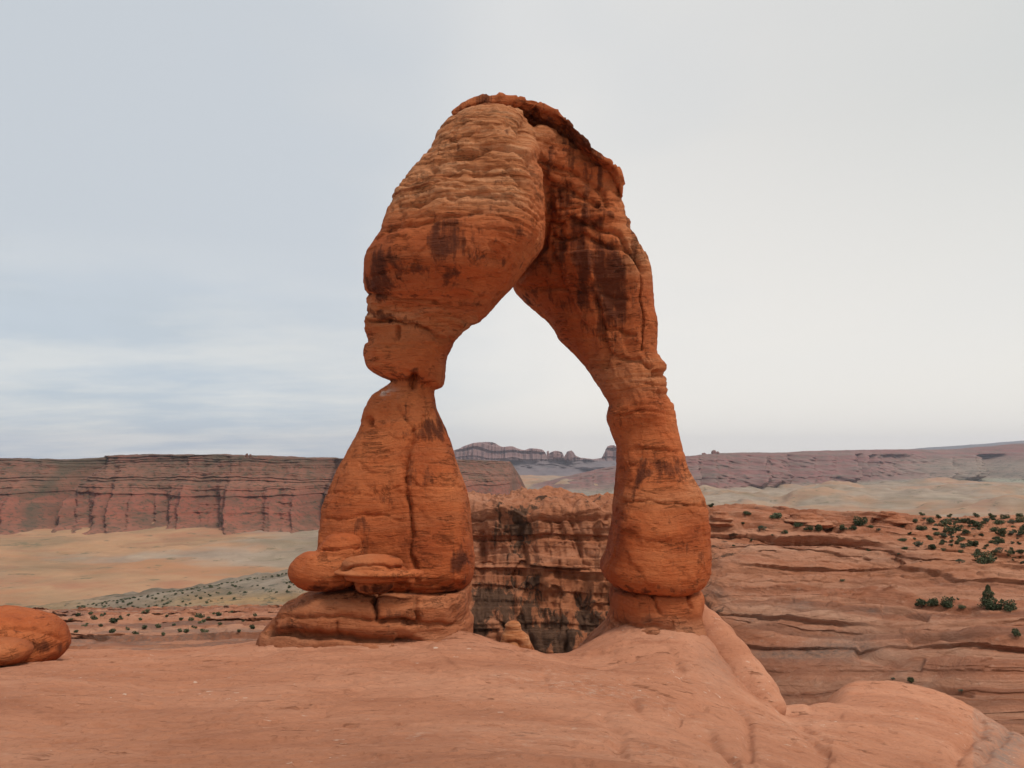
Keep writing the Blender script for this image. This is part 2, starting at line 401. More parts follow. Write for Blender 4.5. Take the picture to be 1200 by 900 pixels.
# ======================= THE ARCH
ST_LEG = [
 ((396,692),(546,692),23,1.55,.6,2.8), ((382,686),(553,687),23,1.85,.6,2.8), ((374,672),(556,672),23,2.0,.6,3.6), ((371,640),(553,640),23,2.0,.45,3.6),
 ((372,600),(550,600),23,1.9,.2,3.5), ((380,575),(546,575),23,1.8,0,3.3), ((390,552),(540,555),23,1.7,0,3.1), ((408,520),(529,522),23,1.45,0,2.5),
 ((419,500),(521,500),23,1.3,0,2.5), ((425,480),(511,478),23,1.12,0,2.5), ((436,463),(508,462),23,1.0,0,2.4), ((452,453),(508,456),23,.85,0,2.4), ((461,444),(506,446),23,.8,0,2.4),((463,434),(506,436),23,.8,0,2.4)]
ST_HAUNCH = [
 ((458,446),(512,455),23,.85,0,2.4), ((440,440),(519,451),23,1.25,0,2.5), ((425,430),(521,442),23,1.45,0,2.6), ((422,414),(523,421),23,1.5,0,2.6),
 ((427,400),(530,405),23,1.42,0,2.5), ((423,386),(538,392),23,1.55,0,2.5), ((427,372),(548,383),22.9,1.6,0,2.5), ((425,354),(567,371),22.7,1.8,0,2.5),
 ((424,334),(585,350),22.5,2.0,0,2.6), ((424,316),(604,330),22.2,2.1,0,2.7), ((432,298),(624,303),22.0,2.15,0,2.8), ((446,271),(638,284),21.9,2.15,0,2.9),
 ((460,240),(643,258),21.9,2.1,0,2.8), ((482,212),(641,226),22.1,2.0,0,2.7), ((506,184),(633,195),22.4,1.95,0,2.6), ((519,160),(628,168),22.8,1.9,0,2.5),
 ((532,146),(624,152),23.0,1.75,0,2.6), ((542,138),(620,143),23.2,1.6,0,2.6), ((556,134),(612,138),23.3,1.4,0,2.5)]
ST_SPAN = [
 ((572,134),(565,190),23.2,1.55,0,2.4,.1), ((606,133),(592,235),23.2,1.7,0,2.5,.3), ((632,141),(600,272),23.6,1.7,0,2.6,.7), ((655,156),(601,302),24.0,1.75,0,2.7,1.2),
 ((690,184),(601,331),24.3,1.75,0,2.8,1.5), ((717,212),(611,348),24.3,1.75,0,2.8,1.6), ((725,244),(629,364),24.2,1.75,0,2.8,1.6), ((742,278),(646,379),24.0,1.75,0,2.8,1.5),
 ((765,314),(656,396),23.9,1.7,0,2.7,1.4), ((771,348),(671,410),23.8,1.65,0,2.8,1.3), ((775,384),(688,431),23.7,1.6,0,2.7,1.0), ((774,411),(700,448),23.7,1.5,0,2.6,.6),
 ((785,430),(708,461),23.6,1.4,0,2.5,.3), ((786,452),(715,474),23.6,1.35,0,2.5,.1), ((795,482),(712,489),23.6,1.4,0,2.5), ((798,502),(718,507),23.6,1.35,0,2.5),
 ((804,524),(726,527),23.5,1.4,0,2.6), ((811,546),(726,548),23.5,1.5,0,2.7), ((820,564),(724,566),23.5,1.58,0,2.7), ((829,588),(722,590),23.5,1.65,0,3.3),
 ((832,620),(719,618),23.5,1.75,.2,3.4), ((834,655),(713,650),23.5,1.85,.5,3.4), ((833,674),(705,672),23.5,1.95,.6,2.8), ((826,686),(713,686),23.5,1.8,.6,2.8), ((812,692),(728,692),23.5,1.5,.6,2.8)]
P, Q, N = solid([sweep_raw(ST_LEG), sweep_raw(ST_HAUNCH), sweep_raw(ST_SPAN)], 0.045, 4)
px, py = proj(P)
rough = np.clip(sstep(300, 220, py) + 0.9 * np.exp(-((py - 372 - (px - 425) * 0.12) / 24) ** 2) * (px < 600)
                + 0.9 * np.exp(-((py - 440) / 38) ** 2) * sstep(725, 770, px) + 0.7 * sstep(715, 745, px) * sstep(330, 280, py), 0, 1)
topz = P[:, 2]
tilt = P[:, 2] + 0.10 * (P[:, 0]) + 0.22 * fbm(P, 4.5, 3, seed=3)
disp = 0.20 * fbm(P, 3.2, 2, seed=1) * sstep(.2, -.75, N[:, 1]) + 0.045 * fbm(P, 0.8, 4, seed=2)
def bedline(s, w=.09, seed=0):
    k = np.round(s); return np.exp(-((s - k) / w) ** 2) * (h1(k, seed) > .35)
wrp = fbm(P * np.array([1, 1, .6]), 2.2, 3, seed=15)
disp -= (0.010 + 0.065 * rough) * bedline(tilt / .20 + .5 * wrp, .13, 5) * sstep(-.25, .25, fbm(P * np.array([.5, .5, 2]), .9, 3, seed=16))
disp -= (0.004 + 0.05 * rough) * bedline(tilt / .38 - .6 * wrp, .08, 6) * sstep(-.1, .2, fbm(P * np.array([.5, .5, 2]), 1.5, 3, seed=17))
disp += (0.012 + 0.04 * rough) * (layers(tilt / 0.40, 1, 0.3) - 0.5) * (0.5 + 0.8 * sstep(-0.5, 0.6, fbm(P, 1.6, 2, seed=9)))
disp += (0.004 + 0.045 * rough) * (layers(tilt / 0.12 + fbm(P, 1.4, 3, seed=8) * 0.6, 2, 0.3) - 0.5)
disp += (0.012 + 0.05 * rough) * fbm(P, 0.30, 4, .6, seed=5)
disp += (0.075 + .03 * rough) * (layers(3.2 * fbm(P * np.array([1, 1, 1.3]), 2.4, 4, .55, seed=51) + .5, 52, .07) - .5) + 0.035 * (layers(3.5 * fbm(P, .9, 4, .55, seed=53), 54, .12) - .5)
# blocky fractures on the tall inner wall
blk = layers(P[:, 0] / 0.9 + 0.6 * fbm(P, 2, 2, seed=12) + 0.2 * P[:, 2], 5, 0.12) + layers(tilt / 0.9, 7, 0.1)
inner = np.exp(-(((px - 690) / 60) ** 2 + ((py - 300) / 110) ** 2)) * (N[:, 1] < 0.2)
disp += 0.17 * inner * (blk - 1)
front = sstep(0.25, -0.1, N[:, 1])
GROOVES = [  # polyline px, width px, depth m
 ([(487,497),(484,512),(476,545),(477,580),(480,620),(483,650),(484,692)], 2.6, 0.16),
 ([(487,505),(470,482),(463,472)], 1.8, 0.07), ([(487,505),(505,484),(512,480)], 1.8, 0.07),
 ([(424,378),(445,378),(470,382),(492,386),(520,397),(537,404)], 2.6, 0.20),
 ([(422,402),(440,401),(480,404),(530,410)], 2.0, 0.06),
 ([(424,348),(440,346),(462,352),(500,353),(530,356)], 2.4, 0.12),
 ([(446,271),(470,266),(520,252),(560,250),(610,262)], 2.2, 0.09),
 ([(459,240),(500,233),(560,226),(600,232),(640,262)], 2.2, 0.11),
 ([(498,196),(530,180),(575,170),(610,180),(622,196)], 3.0, 0.18),
 ([(480,218),(540,196),(590,195),(625,222)], 2.0, 0.10),
 ([(520,163),(560,150),(600,150),(618,165)], 2.2, 0.12),
 ([(617,130),(616,165),(628,192),(640,222),(644,260),(636,286),(617,310),(600,338)], 6, 0.30),
 ([(630,190),(660,200),(700,222),(712,250)], 2.6, 0.18), ([(640,215),(670,225),(705,245)], 2.4, 0.15),
 ([(640,262),(680,262),(725,275),(740,300)], 2.6, 0.20), ([(646,280),(690,280),(740,298),(760,318)], 2.6, 0.18),
 ([(700,345),(735,348)], 1.8, 0.08), ([(600,338),(640,333),(690,345)], 2.5, 0.10),
 ([(695,345),(700,372),(705,410),(702,430)], 3.0, 0.18), ([(740,280),(752,320),(752,380),(750,410)], 2.4, 0.12),
 ([(700,385),(720,386),(745,392)], 2.2, 0.10), ([(700,412),(730,420),(775,426)], 3.0, 0.14),
 ([(768,436),(786,442)], 3.5, 0.22), ([(775,452),(792,470)], 3.0, 0.14),
 ([(714,488),(740,482),(760,484)], 2.5, 0.07), ([(726,526),(760,523),(803,527)], 2.4, 0.07),
 ([(724,590),(790,590),(830,597)], 1.6, 0.07), ([(373,604),(430,607),(480,605)], 1.6, 0.05), ([(373,575),(430,578),(476,572)], 1.4, 0.04), ([(486,566),(546,572)], 1.4, 0.04)]
wob = fbm(P, 0.5, 3, seed=20) * 5
for poly, w, d in GROOVES:
    e, t = seglen(px + wob * 0.7, py + wob, poly)
    disp -= d * front * np.exp(-(e / w) ** 2) * sstep(0, 0.06, t) * sstep(1, 0.94, t)
# pockets
for (cx, cy, rx, ry, d) in [(485,447,6,5,.35),(432,494,3.5,5,.35),(465,390,3,6,.18),(775,436,6,4,.3),(578,300,8,8,.15),(450,378,8,3,.15),(545,178,16,5,.18),(570,172,7,4,.2),
                            (788,625,20,9,-.06),(620,178,8,12,-.25),(504,192,8,5,.2)]:
    disp -= d * front * np.exp(-(((px - cx) / rx) ** 2 + ((py - cy) / ry) ** 2) ** 1.5)
# overhanging bands
disp += 0.10 * front * sstep(262, 300, py) * sstep(350, 335, py) * sstep(600, 560, px) * sstep(415, 430, px)
disp = disp * (.45 + .55 * sstep(.1, -.6, N[:, 1]))
PP = P + N * disp[:, None]
px, py = proj(PP)
WARP = (14 * fbm(PP, 1.1, 4, .6, seed=18), 16 * fbm(PP, 0.9, 4, .6, seed=19))
def ell(L, s=1.0):
    v = np.zeros(len(px)); wx = WARP[0] if WARP is not None and len(WARP[0]) == len(px) else 0; wy = WARP[1] if WARP is not None and len(WARP[0]) == len(px) else 0
    for (cx, cy, rx, ry, a) in L:
        v = np.maximum(v, a * np.exp(-((np.abs(px + wx - cx) / rx) ** 2.6 + (np.abs(py + wy - cy) / ry) ** 2.6)))
    return v
varn_shade = ell([(530,285,30,22,.75),(555,290,30,16,.55),(444,325,16,30,1.0),(480,322,42,26,.65),(520,325,18,30,.55),(500,372,40,10,.3),(698,310,30,45,.95),(715,330,26,55,1.0),(650,300,40,22,.6),  # varnish patches, with shade painted over the turned-away inner wall
            (668,285,22,40,.6),(690,250,38,20,.6),(708,380,10,35,.8),(640,345,40,16,.55),(735,385,26,30,.5),(505,505,24,24,.75),(470,500,24,18,.4),(500,560,22,30,.5),(756,545,14,22,.7),(786,545,24,18,.85),
            (535,665,8,26,.9),(470,695,70,6,.9),(770,690,50,6,.8),(470,437,50,9,.7),(800,655,30,18,.45),(430,590,40,18,.25),(548,280,22,20,.7),(452,376,32,5,.7),(660,180,30,20,.5),(700,200,40,14,.55),  # wide thin entries paint shade under the bulge and the feet
            (660,230,26,24,.5),(420,640,10,30,.5),(740,490,22,16,.35),(395,480,1,1,0),(516,385,16,12,.35)])
varn_shade *= front * 0.9 + 0.1
pale = np.clip(sstep(275, 225, py) * sstep(650, 600, px) + .8 * sstep(185, 145, py) * sstep(690, 650, px) + 0.8 * sstep(715, 745, px) * sstep(350, 300, py)
               + 0.8 * np.exp(-((py - 365 - (px - 425) * 0.12) / 16) ** 2) * (px < 560) + 0.6 * np.exp(-((py - 440) / 25) ** 2) * (px > 690)
               + 0.5 * np.exp(-(((px - 815) / 14) ** 2 + ((py - 560) / 25) ** 2)) + 0.35 * np.exp(-((py - 585) / 12) ** 2) * (px > 690), 0, 1)
white = np.clip(0.9 * np.exp(-(((px - 447) / 14) ** 2 + ((py - 459) / 7) ** 2)) * sstep(-0.2, 0.5, fbm(PP, 0.15, 3, seed=4)), 0, 1)
fx = px[Q].mean(1); fy = py[Q].mean(1)
legL = (fx < 590) & (fy > 447); legR = (fx > 640) & (fy > 418 + (fx - 730) * 0.1)
arch = empty('rock_arch', at(600, 752, 23.2).tolist())
set_tags(arch, 'tall freestanding red sandstone arch on two uneven legs above the slickrock', 'rock arch')
AO = np.array(arch.location)
for nm, m in (('leg', legL), ('leg', legR), ('span', ~(legL | legR))):
    p_, q_, (a_, b_, c_) = take(PP, Q, m, [pale, varn_shade, white])
    o = rock_object(nm, p_, q_, a_, b_, c_, arch, AO)
    if nm == 'leg' and m is legL: o['label'] = 'broad lower leg with a long vertical crack and narrow pinched neck'
    elif nm == 'leg': o['label'] = 'slender leg that leans in to the span, with a rounded undercut foot'

# cap rock: dark broken slab along the crown
cap_line = [(531,131),(546,117),(562,110),(580,110),(598,112),(618,116),(640,126),(658,138),(676,158),(696,184),(713,198),(722,212),(726,226),(727,242)]
C_ = interp_keys([(i, p) for i, p in enumerate(cap_line)], np.linspace(0, len(cap_line) - 1, 90))
tan = np.gradient(C_, axis=0); tan /= np.linalg.norm(tan, axis=1, keepdims=True)
nrm = np.stack([-tan[:, 1], tan[:, 0]], -1)                     # towards the inside of the arch
rings = []
for i, (c, n_) in enumerate(zip(C_, nrm)):
    u = i / (len(C_) - 1); w = 23 * (0.55 + 0.45 * math.sin(math.pi * min(1, u * 3.2 + .1) / 2)) * (1 - 0.62 * u)
    w *= 0.9
    rings.append(ring_pts(tuple(c), tuple(c + n_ * w), 23.35 + 0.75 * sstep(0, .5, u), 1.70 + 0.25 * math.sin(math.pi * u) - .5 * u ** 3, 0.92 * (1 - .75 * u ** 2), 4.5, 40))
Pc, Qc, Nc = solid([close_rings(rings)], 0.05, 3)
cx_, cy_ = proj(Pc)
tc = Pc[:, 2] + 0.5 * Pc[:, 0]
dc = 0.05 * fbm(Pc, 1.2, 3, seed=31) + 0.035 * fbm(Pc, 0.25, 3, seed=32) + 0.16 * (layers(2 * fbm(Pc, 1.3, 2, seed=34), 4, .06) - .5) + 0.05 * (layers(Pc[:, 0] / 0.8 + 0.3 * fbm(Pc, 1, 2, seed=3), 3, 0.12) - .5)
for (gx, gy) in [(572,112),(606,115),(630,122),(662,145),(690,180),(715,202)]:
    e = np.abs((cx_ - gx) + 0.5 * (cy_ - gy)); dc -= 0.05 * np.exp(-(e / 1.2) ** 2)
Pc2 = Pc + Nc * dc[:, None]
rock_object('cap_rock', Pc2, Qc, 0.1 + 0 * dc, 0.50 + 0.3 * fbm(Pc2, 1.2, 3, seed=6), 0 * dc, arch, AO)['label'] = 'dark broken slab along the crown'

# pedestals
def finish_rock(name, raws, voxel, amp, parent, origin, seed, varn_l=(), grooves=(), smooth=4, pale_v=0.1, strat=0.05, mat=None, base=None):
    global px, py
    P, Q, N = solid(raws, voxel, smooth); px, py = proj(P)
    t = P[:, 2] + 0.06 * P[:, 0] + 0.12 * fbm(P, 1.6, 2, seed=seed + 1)
    d = amp * (1.0 * fbm(P, 1.3, 3, seed=seed) + 0.35 * fbm(P, 0.35, 4, seed=seed + 2)) + strat * (layers(t / 0.22, seed, 0.3) - 0.5)
    fr = sstep(0.3, -0.1, N[:, 1]); wb = fbm(P, 0.4, 3, seed=seed + 5) * 3
    for poly, w, dep in grooves:
        e, tt = seglen(px + wb, py + wb, poly); d -= dep * fr * np.exp(-(e / w) ** 2) * sstep(0, .05, tt) * sstep(1, .95, tt)
    P = P + N * d[:, None]; px, py = proj(P)
    v = ell(varn_l) if len(varn_l) else np.zeros(len(P))
    if mat:
        me = mesh_np(name, P - np.array(origin), Q); attr(me, 'white', np.full(len(P), .1)); attr(me, 'grey', np.zeros(len(P))); return add_obj(name, me, mat)
    return rock_object(name, P, Q, np.clip(pale_v + 0.3 * fbm(P, 1.5, 2, seed=seed + 7), 0, 1), v, np.zeros(len(P)), parent, origin, base=(base(px, py) + 0 * v) if base else None)

ped_l = sweep_raw([((285,790),(556,790),22.6,3.1,.8,2.6), ((293,756),(553,762),22.6,2.9,.8,2.6), ((297,749),(552,748),22.6,2.85,.8,2.6), ((308,738),(550,738),22.6,2.8,.8,2.7), ((322,724),(549,724),22.6,2.8,.8,2.9),
                   ((346,712),(549,711),22.6,2.75,.8,3), ((368,703),(547,702),22.7,2.65,.8,3), ((388,697),(543,697),22.8,2.4,.8,2.9), ((412,691),(536,692),23,1.6,.6,2.6), ((415,684),(534,684),23,1.3,.6,2.5)])
finish_rock('pedestal', [ped_l], 0.05, 0.10, arch, AO, 41,
  [(340,738,28,9,.6),(380,748,60,4,.9),(470,752,30,5,.9),(478,722,26,8,.7),(440,712,3,18,.8),(540,708,12,10,.5),(410,694,60,4,.9),(500,694,40,3,.9)],  # stains, plus shade painted into the undercut seams and the crack
  [([(443,693),(441,710),(440,728)],2.5,.25), ([(443,728),(470,729),(490,730)],3.5,.30), ([(310,742),(360,744),(430,749),(500,752)],4,.35),
   ([(395,728),(396,750)],1.6,.10), ([(320,724),(400,722),(440,728),(550,733)],2.4,.12), ([(488,698),(486,715),(490,730)],2,.15), ([(312,745),(325,728)],3,.15), ([(462,752),(485,754)],6,.35)], pale_v=0.2, base=lambda a, b: .35 + .45 * sstep(735, 750, b) + .2 * sstep(480, 545, a))['label'] = 'wide wedge shaped ledge of rock under the cracked leg'
ped_r = sweep_raw([((672,800),(862,800),23.5,3.0,.7,2.3), ((698,760),(846,758),23.5,2.35,.7,2.4),((711,744),(838,742),23.5,1.95,.7,2.5),((717,734),(832,733),23.5,1.78,.7,2.6), ((719,726),(830,726),23.5,1.72,.7,2.7), ((717,712),(829,712),23.5,1.75,.7,2.8),
                   ((719,700),(828,700),23.5,1.72,.7,2.8), ((728,692),(822,693),23.5,1.5,.6,2.8), ((735,683),(815,683),23.5,1.2,.5,2.6)])
finish_rock('pedestal', [ped_r], 0.05, 0.07, arch, AO, 51, [(740,728,30,7,.6),(770,693,50,3,1.0),(725,722,8,10,.6)],  # thin wide strip paints shade under the slender leg's foot
  [([(763,694),(768,710),(775,722)],1.8,.10), ([(804,692),(808,712)],1.8,.10), ([(719,728),(750,734),(790,736)],3,.12)], pale_v=0.1, base=lambda a, b: .2 + .8 * sstep(716, 738, b))['label'] = 'low rounded block under the slender leg'

# boulders lying on the pedestal
def lone_rock(name, label, base, raws, voxel, amp, seed, cat='boulder', group=None, **k):
    o = finish_rock(name, raws, voxel, amp, None, base, seed, **k); o.location = base
    return set_tags(o, label, cat, group)
B = at(378, 690, 21.5)
lone_rock('boulder', 'big rounded red boulder leaning against the cracked leg, behind the flat topped rock', B.tolist(),
   blobs([(at(383,669,20.9), (0.93,.8,.52), 2.4, 0, 0.04), (at(398,648,21.0), (0.58,.6,.34), 2.4, 0.1, -0.05), (at(402,637,21.05), (0.44,.45,.22), 2.8, 0, 0)]),
   0.035, 0.05, 61, varn_l=[(400,690,60,4,.9)], grooves=[([(375,645),(398,641),(424,640)],1.8,.12), ([(360,655),(385,652)],1.3,.06), ([(424,640),(432,660)],2,.1)], pale_v=0.05, strat=.03)  # dark strip paints contact shade along the boulder's underside
B = at(440, 692, 20.3)
lone_rock('balanced_rock', 'flat topped mushroom shaped rock with an overhanging rim at the foot of the cracked leg', B.tolist(),
   blobs([(at(437,668,20.2), (0.84,.6,.09), 2.6, 0, 0.02), (at(436,661,20.2), (0.72,.55,.20), 2.4, 0, 0), (at(444,671,20.0), (1.10,.62,.075), 2.4, 0, 0.02), (at(442,675,20.1), (0.80,.50,.12), 2.4, 0, 0), (at(438,686,20.4), (0.48,.40,.22), 2.6, 0, 0)]),
   0.03, 0.03, 71, 'rock', grooves=[([(395,668),(440,664),(480,668)],1.6,.09)], varn_l=[(436,690,40,5,.8)], pale_v=0.25, strat=.035, smooth=2)  # varnish entry is painted shade beneath the overhanging rim
B = at(362, 702, 22.5)
lone_rock('boulder', 'low red block wedged just under the big leaning boulder', B.tolist(),
   blobs([(at(378,712,22.3), (.85,.7,.42), 2.6, 0, 0.0)]), 0.035, 0.04, 76)
B = at(25, 768, 20)
lone_rock('boulder', 'large smooth domed boulder cut by the left frame edge', B.tolist(),
   blobs([(at(8,749,20.0), (1.42,1.25,.72), 2.3, 0, 0.12)]), 0.035, 0.05, 81, varn_l=[(60,758,40,6,.4)], grooves=[([(0,735),(40,738),(75,750)],2.0,.05)], pale_v=0.05, strat=.03)
B = at(5, 775, 18.6)
lone_rock('boulder', 'small low boulder in front of the large domed one', B.tolist(),
   blobs([(at(0,763,18.6), (.68,.6,.26), 2.3, 0, 0.05)]), 0.03, 0.035, 86, pale_v=0.3, strat=.03)
B = at(868, 790, 22)
fin = []
for i, (fx_, fy_, r_) in enumerate([(816,716,.30),(826,733,.42),(838,752,.5),(852,773,.58),(866,795,.62),(880,815,.62),(893,831,.5)]):
    fin.append((at(fx_, fy_, 23.0 - 0.32 * i), (r_ * 1.0, r_ * 1.2, r_ * 1.15), 2.2, 0, 0.9))
lone_rock('rock_fin', 'long smooth slab of rock running down the slope below the slender leg', B.tolist(), blobs(fin), 0.045, 0.05, 91, 'rock slab',
   mat=M_GROUND, pale_v=0.3, strat=.02, smooth=16, varn_l=[(885,832,25,8,.6)])

B = at(603, 775, 34)
lone_rock('boulder', 'small rounded stack of rock rising from the gorge in the gap between the two legs', B.tolist(),
   blobs([(at(604,775,34), (.85,.8,1.0), 2.4, 0, 0), (at(603,752,34), (.62,.6,.6), 2.4, 0, .1), (at(601,738,34), (.36,.36,.42), 2.3, 0, 0), (at(604,830,34), (1.3,1.2,2.2), 2.4, 0, 0), (at(604,930,34), (2.2,2.0,3.2), 2.4, 0, 0), (at(604,1060,34), (3.4,3.0,4.4), 2.4, 0, 0)]),
   0.07, 0.10, 96, 'boulder', pale_v=.7, strat=.12, grooves=[([(588,756),(603,753),(620,758)],2,.15)])

# ======================= FOREGROUND SLICKROCK (height field from surveyed points)
CT = [(0,900,9.5),(300,900,9.3),(600,900,9.3),(800,900,10.5),(930,900,13.5),(1050,900,16.5),(1190,900,20.5),
      (0,830,14),(300,830,14.3),(600,830,14.5),(780,830,16),(860,850,16.8),(0,778,19.5),(150,768,21),(300,756,21.5),(430,754,20.0),(500,752,20.2),(552,742,21.0),(580,751,21.6),(610,758,22.0),(655,769,22.6),(700,776,20.5),
      (770,738,21.7),(722,737,22.0),(690,750,22.4),(832,742,22.2),(770,760,20.8),(815,765,20.8),(780,790,19),(840,800,19.5),(880,838,18.6),(930,850,19.0),(80,766,22),(200,757,23.5),(290,753,23.5),(960,866,17.6),
      (1000,850,19.8),(1000,800,26),(1050,800,27),(1100,811,26.5),(965,802,26),(914,832,21.5),(925,822,23.6),(1150,838,25.5),(1100,860,21.5),(1190,862,24.6),(1280,900,26),
      (-300,900,9.5),(-300,790,19),(1500,980,26)]
pts = np.array([at(*c) for c in CT])
pts = np.concatenate([pts, np.array([[0,0.5,-1.65],[-4,2,-1.9],[4,2,-2.3],[0,5,-2.35],[9,8,-4.6],[-9,8,-2.6],[-3.0,24.5,-5.0],[4.2,25,-5.1],[1.2,24.5,-6.3],[16,12,-6.8],[7.5,24.5,-7.6]])])
def tps(c, z, lam=0.02):
    n = len(c); r = np.linalg.norm(c[:, None] - c[None], axis=-1); K = np.where(r > 0, r * r * np.log(r + 1e-9), 0) + lam * np.eye(n)
    A = np.zeros((n + 3, n + 3)); A[:n, :n] = K; A[:n, n] = 1; A[:n, n + 1:] = c; A[n, :n] = 1; A[n + 1:, :n] = c.T
    return np.linalg.solve(A, np.concatenate([z, [0, 0, 0]]))
Wt = tps(pts[:, :2], pts[:, 2])
def ground_z(x, y):
    z = Wt[-3] + Wt[-2] * x + Wt[-1] * y
    for (cx, cy), w in zip(pts[:, :2], Wt[:-3]):
        r2 = (x - cx) ** 2 + (y - cy) ** 2; z = z + w * 0.5 * r2 * np.log(r2 + 1e-12)
    return z
R_, C__ = 760, 1000
us = np.linspace(-1.15, 1.15, C__); ys = 1.2 * (38 / 1.2) ** np.linspace(0, 1, R_)
ys = np.concatenate([np.geomspace(0.8, 8, 160), np.linspace(8, 28, 560)[1:], np.linspace(28, 42, 60)[1:]]); R_ = len(ys)
U, Yg = np.meshgrid(us, ys); Xg = U * (Yg + 1.5)
Yc = interp_keys([(-24,[22.6]),(-13,[22.8]),(-8,[23.6]),(-5,[24.6]),(-1,[24.4]),(0,[23.0]),(1.4,[22.6]),(2.6,[24.4]),(4.5,[26]),(6,[23.5]),(7.2,[21.8]),(8.0,[22.1]),(9.0,[23.2]),(10.0,[24.6]),(11.4,[26.4]),(13,[27.2]),(14.6,[26.2]),(15.6,[25.0]),(24,[24.5])], Xg.ravel())[:, 0].reshape(Xg.shape)
Zg = ground_z(Xg, np.minimum(Yg, Yc + 1.5)); s_ = np.maximum(0, Yg - Yc)
Zg = Zg - 0.28 * s_ ** 1.9 / (1 + 0.02 * s_ ** 1.2)
Pg = np.stack([Xg, Yg, Zg], -1)
near = sstep(1.0, 6, Yg)
wp = Pg.copy(); wp[..., 2] = 0
sc = Yg * 0.55 + Xg * 0.10 + 1.6 * fbm(wp, 6, 3, seed=101)
dz = 0.10 * fbm(wp, 4.5, 3, seed=102) + 0.05 * fbm_al(wp, (2.6, 0.8, 1), 3, seed=103) * near
dz += 0.055 * (layers(sc / 0.42, 11, 0.10) - 0.5) * sstep(-.2, .5, fbm(wp, 3, 2, seed=104)) + 0.02 * fbm_al(wp, (1.0, 0.25, 1), 3, seed=105)
dz += 0.012 * fbm(wp, 0.25, 3, seed=106)
dz += 0.075 * (layers(2.6 * fbm_al(wp, (3.4, 1.5, 1), 4, .55, seed=121), 55, .06) - .5) * near + 0.03 * (layers(3 * fbm_al(wp, (1.1, .5, 1), 4, .55, seed=122), 56, .1) - .5) * near
# small pits and chips
pit = fbm_al(wp, (0.7, 0.35, 1), 3, seed=107); dz -= 0.06 * sstep(0.62, 0.9, pit)
gx_, gy_ = proj(Pg)
wb = 6 * fbm(wp, 1.0, 3, seed=110)
for poly, w, d in [([(737,820),(750,832),(785,842),(800,842)],5,.14),([(790,842),(830,858),(845,875),(870,900)],6,.16),([(775,825),(790,835),(830,830)],6,.08),([(700,835),(730,862),(725,880)],8,.08),
                   ([(540,805),(600,800),(650,793)],3,.05),([(780,760),(800,790),(840,800),(870,838),(880,870),(870,895)],6,.12),([(700,840),(640,850)],3,.03),
                   ([(300,850),(360,842),(385,835)],3,.05),([(660,870),(760,878)],3,.04),([(945,832),(985,840)],3,.08),([(940,850),(975,875)],3,.07),([(950,868),(975,884)],3,.10),([(1000,838),(1022,840)],3,.05),
                   ([(1150,836),(1150,860),(1110,895)],8,.16),([(1187,852),(1170,880),(1140,900)],5,.12),([(905,822),(935,850),(960,880),(975,900)],9,.12),
                   ([(95,770),(250,765)],2,.02),([(90,815),(170,820)],2,.05),([(110,805),(215,795)],2,.03),([(70,838),(200,830)],2,.03),([(150,800),(215,808)],1.5,.05)]:
    e, t = seglen(gx_ + wb, gy_ + wb * .5, poly); dz -= d * np.exp(-(e / w) ** 2) * sstep(0, .1, t) * sstep(1, .9, t)
Pg[..., 2] += dz
me = mesh_np('ground', Pg.reshape(-1, 3), grid_faces(R_, C__))
gx_, gy_ = proj(Pg)
wht = np.exp(-(((gx_ - 760) / 150) ** 2 + ((gy_ - 840) / 60) ** 2)) + 0.9 * np.exp(-(((gx_ - 480) / 25) ** 2 + ((gy_ - 862) / 8) ** 2)) + 0.8 * np.exp(-(((gx_ - 690) / 70) ** 2 + ((gy_ - 806) / 12) ** 2)) + 0.8 * np.exp(-(((gx_ - 850) / 30) ** 2 + ((gy_ - 860) / 40) ** 2))
e1, _ = seglen(gx_, gy_, [(1145,835),(1165,850),(1150,875),(1120,900)])
wht += 0.9 * np.exp(-(e1 / 14) ** 2)
e2, _ = seglen(gx_ + wb, gy_, [(1195,860),(1180,890),(1160,920)])
gry = 0.9 * np.exp(-(e2 / 20) ** 2) + 0.45 * np.exp(-(((gx_ - 845) / 30) ** 2 + ((gy_ - 770) / 35) ** 2)) + 0.5 * np.exp(-(e1 / 22) ** 2) * (gx_ > 1140)
attr(me, 'white', np.clip(wht, 0, 1)); attr(me, 'grey', np.clip(gry, 0, 1))
ground = add_obj('ground', me, M_GROUND); ground['kind'] = 'structure'

# ======================= MIDDLE DISTANCE SHEETS
def sheet(name, keys, x0, x1, cols, rows, vpow=None):
    xs = np.linspace(x0, x1, cols); m = len(keys[0][1])
    K = interp_keys(keys, xs).reshape(cols, m, 2)
    t = np.linspace(0, m - 1, rows); i = np.clip(t.astype(int), 0, m - 2); f = (t - i)[:, None]
    # pchip-like along profile for each column, done on world points
    W3 = at(xs[:, None], K[..., 0], K[..., 1])                       # cols, m, 3
    d = np.diff(W3, axis=1); mm = np.zeros_like(W3); mm[:, 0] = d[:, 0]; mm[:, -1] = d[:, -1]
    a, b = d[:, :-1], d[:, 1:]; mm[:, 1:-1] = np.where(a * b > 0, 2 * a * b / np.where(np.abs(a + b) < 1e-9, 1, a + b), 0)
    f = f[None]; p0, p1, m0, m1 = W3[:, i], W3[:, i + 1], mm[:, i], mm[:, i + 1]
    P = (2*f**3-3*f**2+1)*p0 + (f**3-2*f**2+f)*m0 + (-2*f**3+3*f**2)*p1 + (f**3-f**2)*m1
    return P.transpose(1, 0, 2), xs, t

